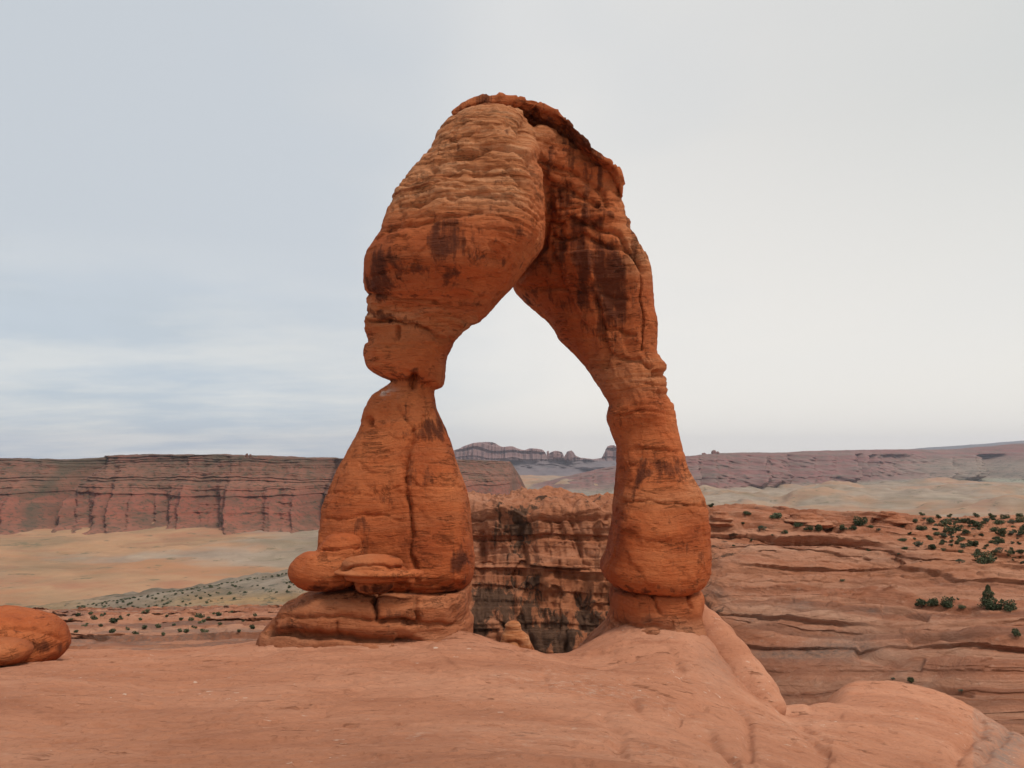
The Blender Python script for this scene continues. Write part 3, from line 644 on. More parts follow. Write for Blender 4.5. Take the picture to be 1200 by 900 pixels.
# --- canyon wall and ledges beyond the arch
KC = [(380,[(1000,120),(900,125),(860,130),(830,135),(800,140),(780,143),(770,146),(765,150),(765,165),(900,200)]),
      (470,[(1000,95),(900,97),(800,100),(730,102),(680,104),(640,106),(620,110),(616,120),(616,140),(700,200)]),
      (545,[(1000,80),(860,84),(770,87),(700,89),(655,91),(612,93),(596,96),(586,104),(584,135),(620,190)]),
      (640,[(1000,78),(860,83),(770,86),(700,89),(655,90),(606,91.5),(592,94),(586,101),(585,135),(620,190)]),
      (730,[(1000,74),(860,80),(770,84),(700,87),(655,89),(612,91),(598,94),(592,103),(590,135),(625,190)]),
      (800,[(1000,58),(880,62),(800,67),(735,72),(690,78),(650,86),(615,92),(600,102),(598,135),(630,190)]),
      (850,[(960,46),(870,50),(800,55),(750,60),(700,68),(655,78),(620,90),(600,102),(599,135),(640,190)]),
      (1000,[(960,34),(870,38),(800,45),(755,53),(705,61),(660,73),(632,86),(614,105),(611,140),(650,200)]),
      (1200,[(960,28),(860,33),(800,38),(755,44),(712,53),(672,64),(645,80),(612,125),(606,165),(660,230)]),
      (1900,[(960,28),(860,33),(800,38),(755,44),(712,53),(672,64),(645,80),(612,125),(606,165),(660,230)])]
P, xs, tv = sheet('c', KC, 380, 1900, 1300, 720)
# concentrate rows: fine as is
qx, qy = proj(P); cliffm = sstep(905, 750, qx)
nn = grid_normals(P); 
if nn[..., 2].mean() < 0: nn = -nn
wz = P[..., 2] + 1.0 * fbm(P, (22, 22, 6), 3, seed=201)
rough_top = sstep(655, 620, qy) * (0.35 + 0.65 * (1 - sstep(1000, 1150, qx)))
d = (2.6 * fbm(P, 12, 5, .6, seed=202) + 1.5 * fbm_al(P, (2.6, 6, 14), 4, .55, seed=214)) * cliffm + 0.35 * fbm(P, 9, 3, seed=203)
d += cliffm * (1.3 * (layers(wz / 2.9, 21, 0.15) - .5) * sstep(-.5, .3, fbm(P, 9, 2, seed=215)) + 0.8 * (layers(wz / 0.8, 22, 0.2) - .5))
ox = P[..., 0] + 0.35 * P[..., 1] + 1.5 * fbm(P, 6, 2, seed=208)
d += cliffm * (1.6 * (layers(ox / 5.0 + np.floor(wz / 5.8) * 7.3, 23, 0.07) - .5) + 0.6 * (layers(ox / 1.6 + np.floor(wz / 2.9) * 3.1, 25, 0.12) - .5))
d += cliffm * (1.2 * (layers(2.2 * fbm(P * np.array([1.4, 1, .8]), 9, 4, .55, seed=216), 28, .05) - .5) + 0.5 * (layers(2.2 * fbm(P * np.array([1.6, 1, .8]), 3.2, 4, .55, seed=217), 29, .08) - .5))
P2 = P + nn * d[..., None] * np.array([0.4, 1, 0.5])
# gentle ledge terracing of the slope on the right
slope_s = tv[:, None] * 1.9 + 0.004 * P[..., 0] + 0.42 * fbm(P * np.array([1, 1, 0.2]), (34, 12, 8), 5, .5, seed=205)
dz = 0.85 * (layers(slope_s / 0.62, 31, 0.07) - .5) * (.25 + .9 * sstep(-.4, .4, fbm(P, (26, 9, 9), 4, seed=228))) + 0.26 * (layers(slope_s / 0.15, 32, 0.2) - .5) * sstep(-.3, .4, fbm(P, 9, 2, seed=206)) + 0.22 * fbm(P, (7, 3, 3), 4, seed=218) + 0.09 * fbm(P, 1.0, 4, .6, seed=207)
dz += .35 * (layers(3 * fbm(P * np.array([.4, 1, 1]), 5, 4, .55, seed=229), 57, .07) - .5)
dz *= (1 - cliffm) * (0.45 + 0.75 * sstep(760, 640, qy))
dz += rough_top * (1 - cliffm * .5) * 1.15 * (layers((P[..., 1] * .28 + P[..., 0] * .06 + 2.2 * fbm(P, 9, 3, seed=209)), 33, .2) - .45)
tone_c = .5 + (.85 * (layers(slope_s / 0.21 + .3 * fbm(P, 5, 3, seed=219), 35, .3) - .5)) * (1 - cliffm) + cliffm * .6 * (layers(wz / 1.7, 27, .3) - .5)
for poly, w, dep in [([(1060,750),(1100,743),(1140,748),(1230,752)],5,.55),([(1000,760),(1050,775),(1085,778)],7,.4),([(1030,712),(1060,716),(1090,724)],3,.35),([(980,706),(1060,708),(1150,716)],2.5,.3),
                     ([(1000,806),(1050,798),(1100,806),(1145,816)],3,.25),([(930,738),(990,740),(1060,735)],2.5,.3),([(830,674),(960,668),(1080,655)],2.2,.35),([(850,700),(1000,690),(1200,690)],2.2,.25),([(840,722),(940,718),(1060,716)],2,.25)]:
    e, t = seglen(qx, qy, poly); dz -= dep * np.exp(-(e / w) ** 2) * sstep(0, .06, t) * sstep(1, .94, t)
P2[..., 1] -= (1 - cliffm) * (.45 + .75 * sstep(760, 640, qy)) * (1.35 * (layers(slope_s / 0.62, 31, 0.07) - .5) * sstep(-.4, .4, fbm(P, (26, 9, 9), 4, seed=228)) + .7 * (layers(slope_s / 0.15, 32, 0.2) - .5))
P2[..., 2] += dz
me = mesh_np('canyon', P2.reshape(-1, 3), grid_faces(720, 1300, flip=True))
qx, qy = proj(P2)
var = cliffm * (0.20 + 0.36 * sstep(660, 715, qy + 26 * fbm(P, 8, 2, seed=211)) + 0.15 * np.exp(-((qy - 630) / 14) ** 2))
gr = np.exp(-(((qx - 935) / 65) ** 2 + ((qy - 767) / 8) ** 2)) + .8 * np.exp(-(((qx - 990) / 40) ** 2 + ((qy - 757) / 9) ** 2)) + .7 * np.exp(-(((qx - 940) / 14) ** 2 + ((qy - 708) / 7) ** 2)) + .5 * np.exp(-(((qx - 880) / 30) ** 2 + ((qy - 725) / 5) ** 2)) + .7 * np.exp(-(((qx - 1025) / 22) ** 2 + ((qy - 716) / 5) ** 2)) + .5 * np.exp(-(((qx - 1050) / 60) ** 2 + ((qy - 657) / 4) ** 2)) + .6*np.exp(-(((qx - 842) / 16) ** 2 + ((qy - 695) / 6) ** 2))
soil = sstep(1040, 1100, qx + 20 * fbm(P, 10, 2, seed=212)) * sstep(600, 620, qy) * sstep(672, 655, qy) + sstep(650, 662, qy) * sstep(690, 672, qy) * (1 - cliffm) * .5
attr(me, 'varnish', var); attr(me, 'tone', tone_c); attr(me, 'grey', np.clip(gr, 0, 1)); attr(me, 'soil', np.clip(soil, 0, 1)); attr(me, 'orange', cliffm * (.35 + .6 * sstep(560, 640, qx) + .4 * sstep(640, 680, qy)))
canyon = add_obj('canyon_terrain', me, M_CANYON); canyon['kind'] = 'structure'

# --- low ledges on the left
KL = [(-400,[(900,30),(800,40),(770,55),(748,85),(732,125),(718,185),(712,230),(712,250),(760,330)]),
      (80,[(900,30),(800,40),(770,55),(750,85),(733,125),(720,185),(716,230),(717,250),(765,330)]),
      (300,[(900,30),(800,42),(768,58),(745,88),(728,128),(715,185),(712,230),(713,250),(765,330)]),
      (440,[(900,30),(800,42),(768,58),(742,88),(726,128),(716,185),(713,230),(714,250),(765,330)])]
P, xs, tv = sheet('l', KL, -400, 440, 620, 420)
s = tv[:, None] * 1.6 + .45 * fbm(P * np.array([1, 1, .2]), (40, 14, 9), 5, seed=221) + P[..., 0] * .004
k_ = P[..., 1] / 90
P2 = P.copy(); P2[..., 2] += k_ * (.60 * (layers(s / .26, 41, .08) - .5) + .30 * (layers(s / .10, 42, .15) - .5) + .45 * (layers(P[..., 0] / 7 + h1(np.floor(s / .26), 9) * 9 + .5 * fbm(P, 6, 3, seed=226), 47, .06) - .5) + .30 * (layers(2.5 * fbm(P * np.array([.5, 1, 1]), 7, 4, .6, seed=227), 48, .08) - .5) + .20 * fbm(P, 3, 5, .6, seed=222) - .3 * bedline(s / .27 + .3, .07, 3))
P2[..., 1] -= k_ * 3.2 * (layers(s / .26, 41, .08) - .5) * sstep(-.5, .2, fbm(P, (40, 15, 9), 3, seed=233))
me = mesh_np('ledges', P2.reshape(-1, 3), grid_faces(420, 620, flip=True)); qx, qy = proj(P2)
attr(me, 'tone', .5 + 1.1 * (layers(s / .26 + .25 * fbm(P, 12, 3, seed=224), 44, .12) - .5)); attr(me, 'varnish', 0 * qx); attr(me, 'grey', sstep(.1, .5, fbm(P * np.array([.4, 1, 1]), 7, 4, seed=223)) * .8); attr(me, 'soil', .8 * sstep(.0, .4, fbm(P * np.array([.3, 1, 1]), 18, 4, seed=225)) * sstep(735, 722, qy)); attr(me, 'orange', 0 * qx)
ledges = add_obj('terrain', me, M_CANYON); ledges['kind'] = 'structure'

# --- grey shale hill on the left
KH = [(-400,[(800,250),(745,300),(735,330),(728,360),(722,400),(720,430),(722,460),(740,560)]),
      (0,[(800,250),(742,300),(732,330),(725,360),(718,400),(716,430),(717,460),(735,560)]),
      (100,[(800,250),(738,300),(728,330),(722,360),(714,400),(707,440),(706,470),(725,580)]),
      (200,[(800,250),(735,300),(722,330),(714,360),(702,400),(692,445),(689,480),(710,600)]),
      (340,[(800,250),(728,300),(716,330),(706,360),(692,400),(674,455),(670,490),(700,640)]),
      (480,[(800,250),(725,300),(712,330),(700,360),(684,400),(666,460),(660,500),(690,660)])]
P, xs, tv = sheet('h', KH, -400, 480, 420, 260)
P2 = P.copy(); P2[..., 2] += 3.0 * fbm(P, 60, 5, .55, seed=231) + 1.2 * fbm(P, 9, 3, seed=232)
me = mesh_np('hill', P2.reshape(-1, 3), grid_faces(260, 420, flip=True)); qx, qy = proj(P2)
attr(me, 'a', np.clip(sstep(140, 260, qx) * np.exp(-((qy - 704 + (qx - 260) * .03) / 8) ** 2) + sstep(160, 60, qx) * .6, 0, 1))
hill = add_obj('hills', me, M_HILL); hill['kind'] = 'structure'

# --- valley floor: one sheet out to the horizon
FZ = -155.0
ang = np.radians(np.concatenate([np.linspace(-75, -42, 60)[:-1], np.linspace(-42, 42, 900), np.linspace(42, 75, 60)[1:]])); rr = np.geomspace(240, 24500, 520)
A_, R2 = np.meshgrid(ang, rr); P = np.stack([R2 * np.sin(A_), R2 * np.cos(A_), np.full_like(R2, FZ)], -1)
amp = np.clip(R2 / 2500, .25, 1.0) * sstep(30000, 9000, R2)
hl = fbm(P, 520, 5, .5, seed=241); hl2 = fbm(P, 1500, 3, seed=242)
P[..., 2] += amp * (14 * hl + 26 * np.maximum(0, hl2) * sstep(1600, 2600, R2) + 10 * sstep(.1, .6, fbm(P, 260, 4, seed=243)))
P[..., 2] += 50 * np.exp(-(((P[..., 0] - 1750) / 420) ** 2 + ((P[..., 1] - 3000) / 300) ** 2)) * (1 + .5 * fbm(P, 160, 4, seed=250)) + 75 * np.maximum(0, fbm(P, 600, 5, .55, seed=248) - .05) * sstep(1700, 2600, R2) * sstep(9000, 5000, R2) * sstep(-200, 400, P[..., 0])
fan = sstep(1150, 1500, R2) * sstep(100, -100, P[..., 0]); P[..., 2] += fan * (9 * np.maximum(0, fbm(P, 130, 4, .55, seed=249)) + 10 * sstep(1330, 1500, P[..., 1]))
P[..., 2] = np.maximum(P[..., 2], FZ - 12)
me = mesh_np('floor', P.reshape(-1, 3), grid_faces(520, 1018, flip=True)); qx, qy = proj(P)
pa = sstep(.05, .5, fbm(P * np.array([.35, 1, 1]), 260, 6, .6, seed=244)) * .9
pa = np.maximum(pa, sstep(1500, 2400, R2) * sstep(0, 400, P[..., 0]) * (0.35 + .6 * sstep(-.3, .3, fbm(P, 240, 5, .6, seed=246))))
attr(me, 'a', np.clip(pa, 0, 1))
floor = add_obj('valley_floor', me, M_FLOOR); floor['kind'] = 'structure'

# --- red mesa on the left
def mk(px_, top, Y0=1430, dY=560, base=652):
    f = [0, .14, .33, .49, .61, .72, .84, .93, .98]
    b, t = base, top
    pyv = [b + 8, b - 6, b - (b - t) * .22, b - (b - t) * .38, b - (b - t) * .55, b - (b - t) * .72, b - (b - t) * .86, b - (b - t) * .965, t]
    L = [(y, Y0 + dY * q) for y, q in zip(pyv, f)] + [(t + 1, Y0 + dY + 500), (t + 60, Y0 + dY + 900)]
    return (px_, L)
KM = [mk(-500,542), mk(-120,540), mk(0,537), mk(60,538.5), mk(108,534.5), mk(150,533), mk(200,532.5), mk(290,534), mk(400,537.5), mk(470,538.5,1600,600,640), mk(545,539,1900,600,622), mk(596,541,2100,650,612), mk(606,553,2200,700,610), mk(622,583,2300,720,608), mk(650,612,2400,720,615)]
P, xs, tv = sheet('m', KM, -500, 650, 900, 520)
wz = P[..., 2] + 8 * fbm(P, (300, 300, 60), 3, seed=251)
h_ = sstep(FZ - 12, FZ + 25, P[..., 2]) * sstep(40, 10, P[..., 2])
PA = np.stack([P[..., 0] / P[..., 1] * 1750, P[..., 1], P[..., 2]], -1)
gul = 1 - np.abs(fbm_al(PA, (110, 9000, 1400), 4, .55, seed=252)) * 2.2
big = fbm_al(PA, (420, 9000, 3000), 2, seed=253)
lowm = sstep(-30, -110, P[..., 2]) 
dy = -h_ * (60 * gul * (.15 + .85 * lowm) + 110 * big) - h_ * (1 - .6 * lowm) * ((20 + 22 * sstep(-60, -20, P[..., 2])) * (layers(wz / 13, 51, .15) - .5) + 9 * (layers(wz / 4.6, 52, .2) - .5)) - 7 * fbm(P, 22, 4, seed=254)
e, t = seglen(*proj(P), [(95,532),(60,560),(38,585),(35,612),(20,650)]); dy += 120 * np.exp(-(e / 11) ** 2) * h_
e, t = seglen(*proj(P), [(380,540),(365,580),(372,625)]); dy += 90 * np.exp(-(e / 12) ** 2) * h_
P2 = P.copy(); P2[..., 1] += dy; P2[..., 2] += 1.6 * fbm(P, 25, 4, seed=255) + 2.0 * h_ * fbm(P, 60, 3, seed=256)
me = mesh_np('mesa', P2.reshape(-1, 3), grid_faces(520, 900, flip=True))
attr(me, 'veg_shade', np.clip(h_ * (sstep(.5, .0, gul) * .5 + sstep(-20, 0, P[..., 2]) * .5 + np.exp(-(seglen(*proj(P2), [(100,532),(62,562),(40,588),(36,612),(22,650)])[0] / 7) ** 2)) * sstep(-.5, .4, fbm(P, 45, 4, .6, seed=258)), 0, 1))  # vegetation; the gully term also paints shade into the recesses
attr(me, 'a', np.clip(lowm * .75 * sstep(-.2, .3, fbm(P, 90, 4, seed=257)), 0, 1))
mesa = add_obj('mesa', me, M_MESA); mesa['kind'] = 'structure'

# --- long purple ridge
def rk(px_, top, foot=590, dY=1500):
    Y0 = 942 * 172 / (foot - 540); base = foot + 3
    f = [0, .2, .4, .6, .8, 1.0]; yy = [base, base - (base - top) * .15, base - (base - top) * .42, base - (base - top) * .68, base - (base - top) * .9, top]
    return (px_, [(y, Y0 + dY * q) for y, q in zip(yy, f)] + [(top + .5, Y0 + dY + 700), (top + 40, Y0 + dY + 1500)])
KR = [rk(420,596,602), rk(590,584,600), rk(619,571,598), rk(656,561,596), rk(722,548,594), rk(790,536,592), rk(815,533.5,591), rk(860,531,587), rk(900,531,583), rk(960,528.5,578), rk(1010,527.5,575), rk(1060,527,573),
      rk(1100,527,571), rk(1150,524,570), rk(1200,520,570), rk(1300,518,570), rk(1700,522,570)]
P, xs, tv = sheet('r', KR, 420, 1700, 900, 300)
h_ = sstep(FZ, FZ + 60, P[..., 2]) * sstep(60, 30, P[..., 2])
wz = P[..., 2] + 14 * fbm(P, (700, 700, 100), 3, seed=261)
dy = -h_ * (260 * (1 - np.abs(fbm_al(np.stack([P[..., 0] / P[..., 1] * 4500, P[..., 1], P[..., 2]], -1), (380, 20000, 4000), 4, .6, seed=262)) * 2) + 40 * (layers(wz / 22, 61, .3) - .5) + 30 * fbm(P, 60, 4, seed=263))
P2 = P.copy(); P2[..., 1] += dy; P2[..., 2] += 4 * fbm(P, 80, 4, seed=264)
me = mesh_np('ridge', P2.reshape(-1, 3), grid_faces(300, 900, flip=True)); qx, qy = proj(P2)
attr(me, 'a', np.clip(.7 * sstep(-115, -150, P[..., 2]) + .5 * sstep(980, 1150, qx) * sstep(530, 545, qy), 0, 1))
ridge = add_obj('hills', me, M_RIDGE); ridge['kind'] = 'structure'

# --- far mountains seen through the arch
prof = [(440,534),(500,531),(536,526.5),(545,522.5),(562,518.5),(576,518.5),(590,524),(599,523),(608,526),(615,527.5),(622,525.5),(634,526.5),(639,530),(641,534),(645,530.5),(652,528.5),(658,530),(661,535),(665,529),(670,528.5),(675,534),(682,536.5),(694,538),(705,536.5),(709,530),(713,523),(719,522),(723,524),(740,525),(752,533),(800,536),(900,535)]
def fk(p, t, Y0=8600):
    return (p, [(592, Y0 - 1800), (570, Y0 - 900), (548, Y0 - 300), (543, Y0 - 120), (min(541, t + (543 - t) * .55), Y0 - 50), (t, Y0), (t + .5, Y0 + 500), (t + 40, Y0 + 1500)])
P, xs, tv = sheet('f', [fk(*p) for p in prof], 440, 900, 900, 240)
up = sstep(-30, 20, P[..., 2])
P2 = P.copy(); P2[..., 1] -= 160 * fbm_al(P, (150, 9e3, 9e3), 4, .6, seed=271) * up + 300 * fbm(P, 500, 4, seed=272) * (1 - up) + up * 60 * (layers(P[..., 2] / 28 + fbm(P, 300, 2, seed=3), 71, .2) - .5)
P2[..., 2] += 4 * fbm(P, 90, 4, seed=273) + (1 - up) * 6 * fbm(P, 300, 4, seed=274)
me = mesh_np('mtn', P2.reshape(-1, 3), grid_faces(240, 900, flip=True)); attr(me, 'a', (1 - sstep(-10, 25, P[..., 2])) * .7)
mt = add_obj('mountains', me, M_FAR); mt['kind'] = 'structure'
prof = [(780,538),(880,532),(960,531),(1040,529),(1085,524.5),(1110,523),(1150,520.5),(1200,517),(1260,514),(1330,517),(1500,522),(1800,530)]
P, xs, tv = sheet('f', [(p, [(560,14000),(540,15500),(t, 17000),(t + .5, 18000),(560, 19000)]) for p, t in prof], 780, 1800, 400, 60)
P[..., 2] += 18 * fbm(P, 900, 4, seed=281)
me = mesh_np('mtn', P.reshape(-1, 3), grid_faces(60, 400, flip=True)); attr(me, 'a', np.ones(P.shape[:2]))
m2 = add_obj('mountains', me, M_FAR); m2['kind'] = 'structure'

# ======================= pinnacles and outcrops
def pinnacle(label, pxs, Y, mat, seed, cat='rock spire', name='rock_spire'):
    raws = []
    for (cx, by, ty_, w) in pxs:
        b = at(cx, by + 3, Y); t = at(cx, ty_, Y); h = (t[2] - b[2]); r = w / 2 * Y / F
        raws += blobs([((b[0], Y, b[2] + h * .45), (r, r * .8, h * .55), 3.2, seed * .3, 0), ((b[0] + r * .2, Y, b[2] + h * .82), (r * .62, r * .6, h * .2), 2.6, 0, .1)], 14)
    vox = max((max(p[3] for p in pxs)) * Y / F / 14, .4)
    P, Q, N = solid(raws, vox, 1); P = P + N * (vox * 1.4 * fbm(P, vox * 5, 3, seed=seed))[:, None]
    base = P.mean(0); base[2] = P[:, 2].min(); me = mesh_np(name, P - base, Q); attr(me, 'a', np.zeros(len(P)))
    attr(me, 'veg_shade', np.zeros(len(P))); o = add_obj(name, me, mat); o.location = base; return set_tags(o, label, cat)
pinnacle('tiny pale rock knobs on the skyline of the red mesa', [(289,535,531.5,3.5),(293,535,532.5,3)], 1990, M_MESA, 301)
pinnacle('squat twin rock towers on the ridge skyline just beside the slender leg', [(836.5,533,527.5,5.5),(841,533,529,4)], 4700, M_RIDGE, 302)
pinnacle('low rock knob on the ridge between the slender leg and the twin towers', [(825,534,530.5,5)], 4750, M_RIDGE, 303)
pinnacle('narrow dark hoodoo on the far skyline seen through the arch', [(642,534,528.5,3)], 8400, M_FAR, 304)
pinnacle('wide toothed rock knob on the far skyline seen through the arch', [(650,534,529,6),(655,534,530.5,5)], 8400, M_FAR, 305)
pinnacle('pointed rock cone on the far skyline between the toothed knob and the butte', [(668,536,528,6),(663,536,532,3)], 8400, M_FAR, 306)

def ray_to(o, px_, py_):
    x, y, z = ray(px_, py_); dvec = Vector((float(x), float(y), float(z))).normalized()
    ok, loc, n, i = o.ray_cast(Vector((0, 0, 0)), dvec)
    return loc if ok else None

def outcrop(label, px_, py_, host, wpx, hpx, seed):
    bpy.context.view_layer.update()
    p = ray_to(host, px_, py_)
    if p is None: return
    s = p.y / F; w = wpx * s / 2; h = hpx * s; raws = []
    r_ = random.Random(seed)
    for i in range(6):
        f = i / 5; raws += blobs([((p.x + r_.uniform(-.15, .15) * w, p.y + r_.uniform(0, .3) * w, p.z + h * (f * .9 - .15)), (w * (1 - .55 * f * f), w * .8 * (1 - .5 * f), h * .13), 2.8, r_.uniform(0, 3), r_.uniform(-.06, .06))], 16)
        raws += blobs([((p.x, p.y + w * .1, p.z + h * (f * .9 - .2)), (w * .8 * (1 - .5 * f), w * .7 * (1 - .5 * f), h * .16), 2.8, 0, 0)], 16)
    P, Q, N = solid(raws, h / 16, 1); P = P + N * (h * .05 * fbm(P, h * .4, 4, seed=seed))[:, None]
    base = np.array(p); me = mesh_np('rock_outcrop', P - base, Q)
    attr(me, 'tone', .2 + .8 * h1(np.floor(P[:, 2] / (h * .12)), seed))
    for a_ in ('varnish', 'grey', 'soil', 'orange'): attr(me, a_, np.full(len(P), .4 if a_ == 'orange' else 0.0))
    o = add_obj('rock_outcrop', me, M_CANYON); o.location = base; return set_tags(o, label, 'rock outcrop')
outcrop('long low pile of layered slabs on the plateau edge, beside bushes near the slender leg', 945, 614, canyon, 62, 14, 311)
outcrop('compact domed stack of layered red slabs standing at the start of the bushy plateau', 1045, 612, canyon, 44, 14, 312)
outcrop('rough ledge pile right against the edge of the slender leg', 846, 612, canyon, 40, 14, 313)

# ======================= vegetation
def leaf_mesh(name, n, rad, leaf, seed, lobes=5, flat=.8, cone=False):
    g = np.random.default_rng(seed); lob = []
    for i in range(lobes):
        a = g.uniform(0, 6.28); q = g.uniform(.1, .72) * rad
        lob.append((math.cos(a) * q, math.sin(a) * q, g.uniform(.25, .95) * rad * flat, g.uniform(.22, .55) * rad))
    V = []; T = []
    for i in range(n):
        if cone:
            t = g.random() ** .8; h = t * rad * 2.3 + .12 * rad; r = rad * (1 - t) ** .75 * (.55 + .45 * g.random()) * (1 + .22 * math.sin(h * 9 / rad)); a = g.uniform(0, 6.28)
            c = np.array([math.cos(a) * r, math.sin(a) * r, h])
        else:
            lx, ly, lz, lr = lob[g.integers(lobes)]; v = g.normal(size=3); v /= np.linalg.norm(v); rr_ = lr * (.35 + .75 * g.random() ** .6)
            c = np.array([lx, ly, lz]) + v * rr_ * np.array([1, 1, flat]); c[2] = max(c[2], .02 * rad)
        u = g.normal(size=3); u /= np.linalg.norm(u); w = np.cross(u, g.normal(size=3)); w /= np.linalg.norm(w)
        s = leaf * g.uniform(.6, 1.3); b = len(V)
        V += [c - u * s, c + w * s * .6, c + u * s, c - w * s * .6]; T.append((b, b + 1, b + 2, b + 3))
    return mesh_np(name, np.array(V), np.array(T), False)
def stem_mesh(name, h, r, seed, n=5):
    g = random.Random(seed); raws = []
    for i in range(n):
        a = g.uniform(0, 6.28); e = g.uniform(.2, .6) * h if n > 1 else 0.05; rings = []
        for t in np.linspace(0, 1, 6):
            c = np.array([math.cos(a) * e * t ** 1.3, math.sin(a) * e * t ** 1.3, h * t - .15 * h]); rr_ = r * (1 - .75 * t)
            th = np.linspace(0, 6.283, 6, endpoint=False); rings.append(c + np.stack([np.cos(th) * rr_, np.sin(th) * rr_, 0 * th], -1))
        raws.append(close_rings(rings))
    me = bpy.data.meshes.new(name); V = []; Fa = []; off = 0
    for v, q, T in raws:
        V += v.tolist(); Fa += [tuple(i + off for i in f) for f in q] + [tuple(i + off for i in f) for f in T]; off += len(v)
    me.from_pydata(V, [], Fa); me.update(); me.materials.append(M_BARK); return me
FOL = [leaf_mesh('foliage', 900, 1.0, .10, 400 + i, 5 + i % 3, .75) for i in range(5)]
FOLG = [leaf_mesh('foliage', 500, 1.0, .08, 450 + i, 5, .6) for i in range(2)]
FAR = [leaf_mesh('shrub', 220, 1.0, .17, 420 + i, 4, .75) for i in range(4)]
for m_ in FOL + FAR: m_.materials.append(M_LEAF)
for m_ in FOLG: m_.materials.append(M_LEAFG)
STEM = stem_mesh('stem', .8, .05, 5)
def shrub(host, px_, py_, wpx, label, group=None, kind=0, hs=1.0, seed=None):
    p = ray_to(host, px_, py_)
    if p is None: return None
    r = wpx / 2 * p.y / F; g = random.Random(int(px_ * 31 + py_ * 17))
    e = empty('shrub', p); hs *= g.uniform(.7, 1.25); e.scale = (r * 1.15, r * g.uniform(.9, 1.3), r * 1.1 * hs); e.rotation_euler = (0, 0, g.uniform(0, 6.28))
    set_tags(e, label, 'shrub', group)
    o = bpy.data.objects.new('foliage', (FOLG if kind else FOL)[g.randrange(2 if kind else 5)]); COL.objects.link(o); o.parent = e
    o = bpy.data.objects.new('stem', STEM); COL.objects.link(o); o.parent = e
    return e
def dot(host, px_, py_, wpx, label, group, hs=.9):
    p = ray_to(host, px_, py_)
    if p is None: return None
    r = wpx / 2 * p.y / F; g = random.Random(int(px_ * 31 + py_ * 17))
    o = bpy.data.objects.new('shrub', FAR[g.randrange(4)]); COL.objects.link(o); o.location = p - Vector((0, 0, r * .1)); o.scale = (r * 1.1, r * 1.1, r * hs); o.rotation_euler = (0, 0, g.uniform(0, 6.28))
    return set_tags(o, label, 'shrub', group)
bpy.context.view_layer.update()

# the juniper and its neighbours on the far slickrock
pj = ray_to(canyon, 1159, 713)
if pj:
    r = 11 * pj.y / F; j = empty('juniper_tree', pj); set_tags(j, 'dark green cone shaped juniper standing above low bushes on the bare slickrock', 'tree')
    cm = leaf_mesh('crown', 2600, r, r * .075, 480, cone=True); cm.materials.append(M_LEAF); add_obj('crown', cm, None, j)
    add_obj('trunk', stem_mesh('trunk', r * 1.6, r * .1, 3, 1), None, j)
G1 = 'low bushes around the juniper'
for a in [(1163,715,24,'round dark bush at the right foot of the juniper'),(1182,715,18,'dusty bush at the right end of the juniper clump'),
          (1092,710,14,'dark bush forming the right half of the pair left of the juniper'),(1080,712,15,'dark bush forming the left half of the pair left of the juniper'),(1110,711,17,'low wide bush midway between the bush pair and the juniper'),
          (1128,713,10,'small bush just left of the juniper'),(1123,703,5,'tiny round shrub above the low wide bush')]:
    shrub(canyon, *a, group=G1)
for i, a in enumerate([(1068,799,13,'dark bush growing by the curved crack behind the near dome'),(1046,797,8,'thin twiggy shrub left of the dark bush at the curved crack'),(1127,812,10,'small sparse shrub in the hollow at the end of the curved crack'),
          (987,681,6,'lone tiny shrub on the pale ledge'),(1154,660,22,'large round green bush at the lower edge of the bushy plateau'),(1124,660,11,'grey green bush on the ledge left of the large round bush'),(1190,745,12,'dark bush under the overhanging ledge at the right frame edge'),
          (909,607,20,'wide dark bush on the plateau between the ledge pile and the long slab pile'),(876,603,9,'small bush on the skyline near the slender leg'),(833,594,8,'dark bush peeking out at the edge of the slender leg'),(1008,615,17,'dark bush between the two slab piles'),
          (1018,646,6,'tiny shrub on the smooth pale ledge below the domed slab stack')]):
    shrub(ground if False else canyon, *a, kind=1 if a[0] in (1124, 1127, 1046) else 0)
G2 = 'bushes scattered over the plateau right of the arch'
LB = 'dark green bush among many on the sandy plateau right of the arch'
spots = [(890,622,14),(935,617,13),(948,621,12),(960,622,14),(975,622,13),(988,621,12),(1000,620,9),(920,625,8),(905,628,6),(1055,616,6),(1057,634,11),(1060,644,8),(1077,641,15),(1093,643,13),(1106,645,7),(1127,633,12),(1130,642,12),(1142,640,14),(1133,625,9),
         (1170,637,12),(1174,646,14),(1165,650,7),(1184,652,11),(1195,648,10),(1052,651,8),(1080,621,14),(1090,613,13),(1097,627,10),(1105,630,13),(1113,626,16),(1122,622,14),(1108,616,16),(1118,612,14),(1128,612,12),(1137,616,13),(1147,618,14),(1155,612,12),
         (1163,608,11),(1170,614,14),(1178,608,12),(1187,614,13),(1196,612,12),(1165,623,14),(1175,627,14),(1186,627,12),(1197,626,11),(1150,628,9),(1073,613,9),(1083,609,7),(1100,607,9),(1112,606,8),(1143,606,8),(1160,603,7),(1175,602,7),(1190,603,8),
         (1020,618,8),(1030,622,7),(870,614,6),(860,640,5),(1195,638,7),(1200,660,9),(1066,626,6),(1072,632,5),(1156,640,7),(1148,650,6),(1090,633,8),(880,634,5),(1205,620,12),(1215,630,13),(1220,612,12)]
rg = random.Random(5)
for _ in range(120):
    a = 1040 + 175 * rg.random() ** .7; b = rg.uniform(604, 662); 
    if b - 604 < (a - 1040) * .42 + 8: spots.append((a, b, rg.uniform(3.5, 9)))
for i, (a, b, w) in enumerate(spots): shrub(canyon, a, b, w * .95, LB if i % 4 else 'grey green sage bush among the dark bushes on the sandy plateau right of the arch', G2 if i % 4 else 'sage bushes on the plateau right of the arch', kind=0 if i % 4 else 1)
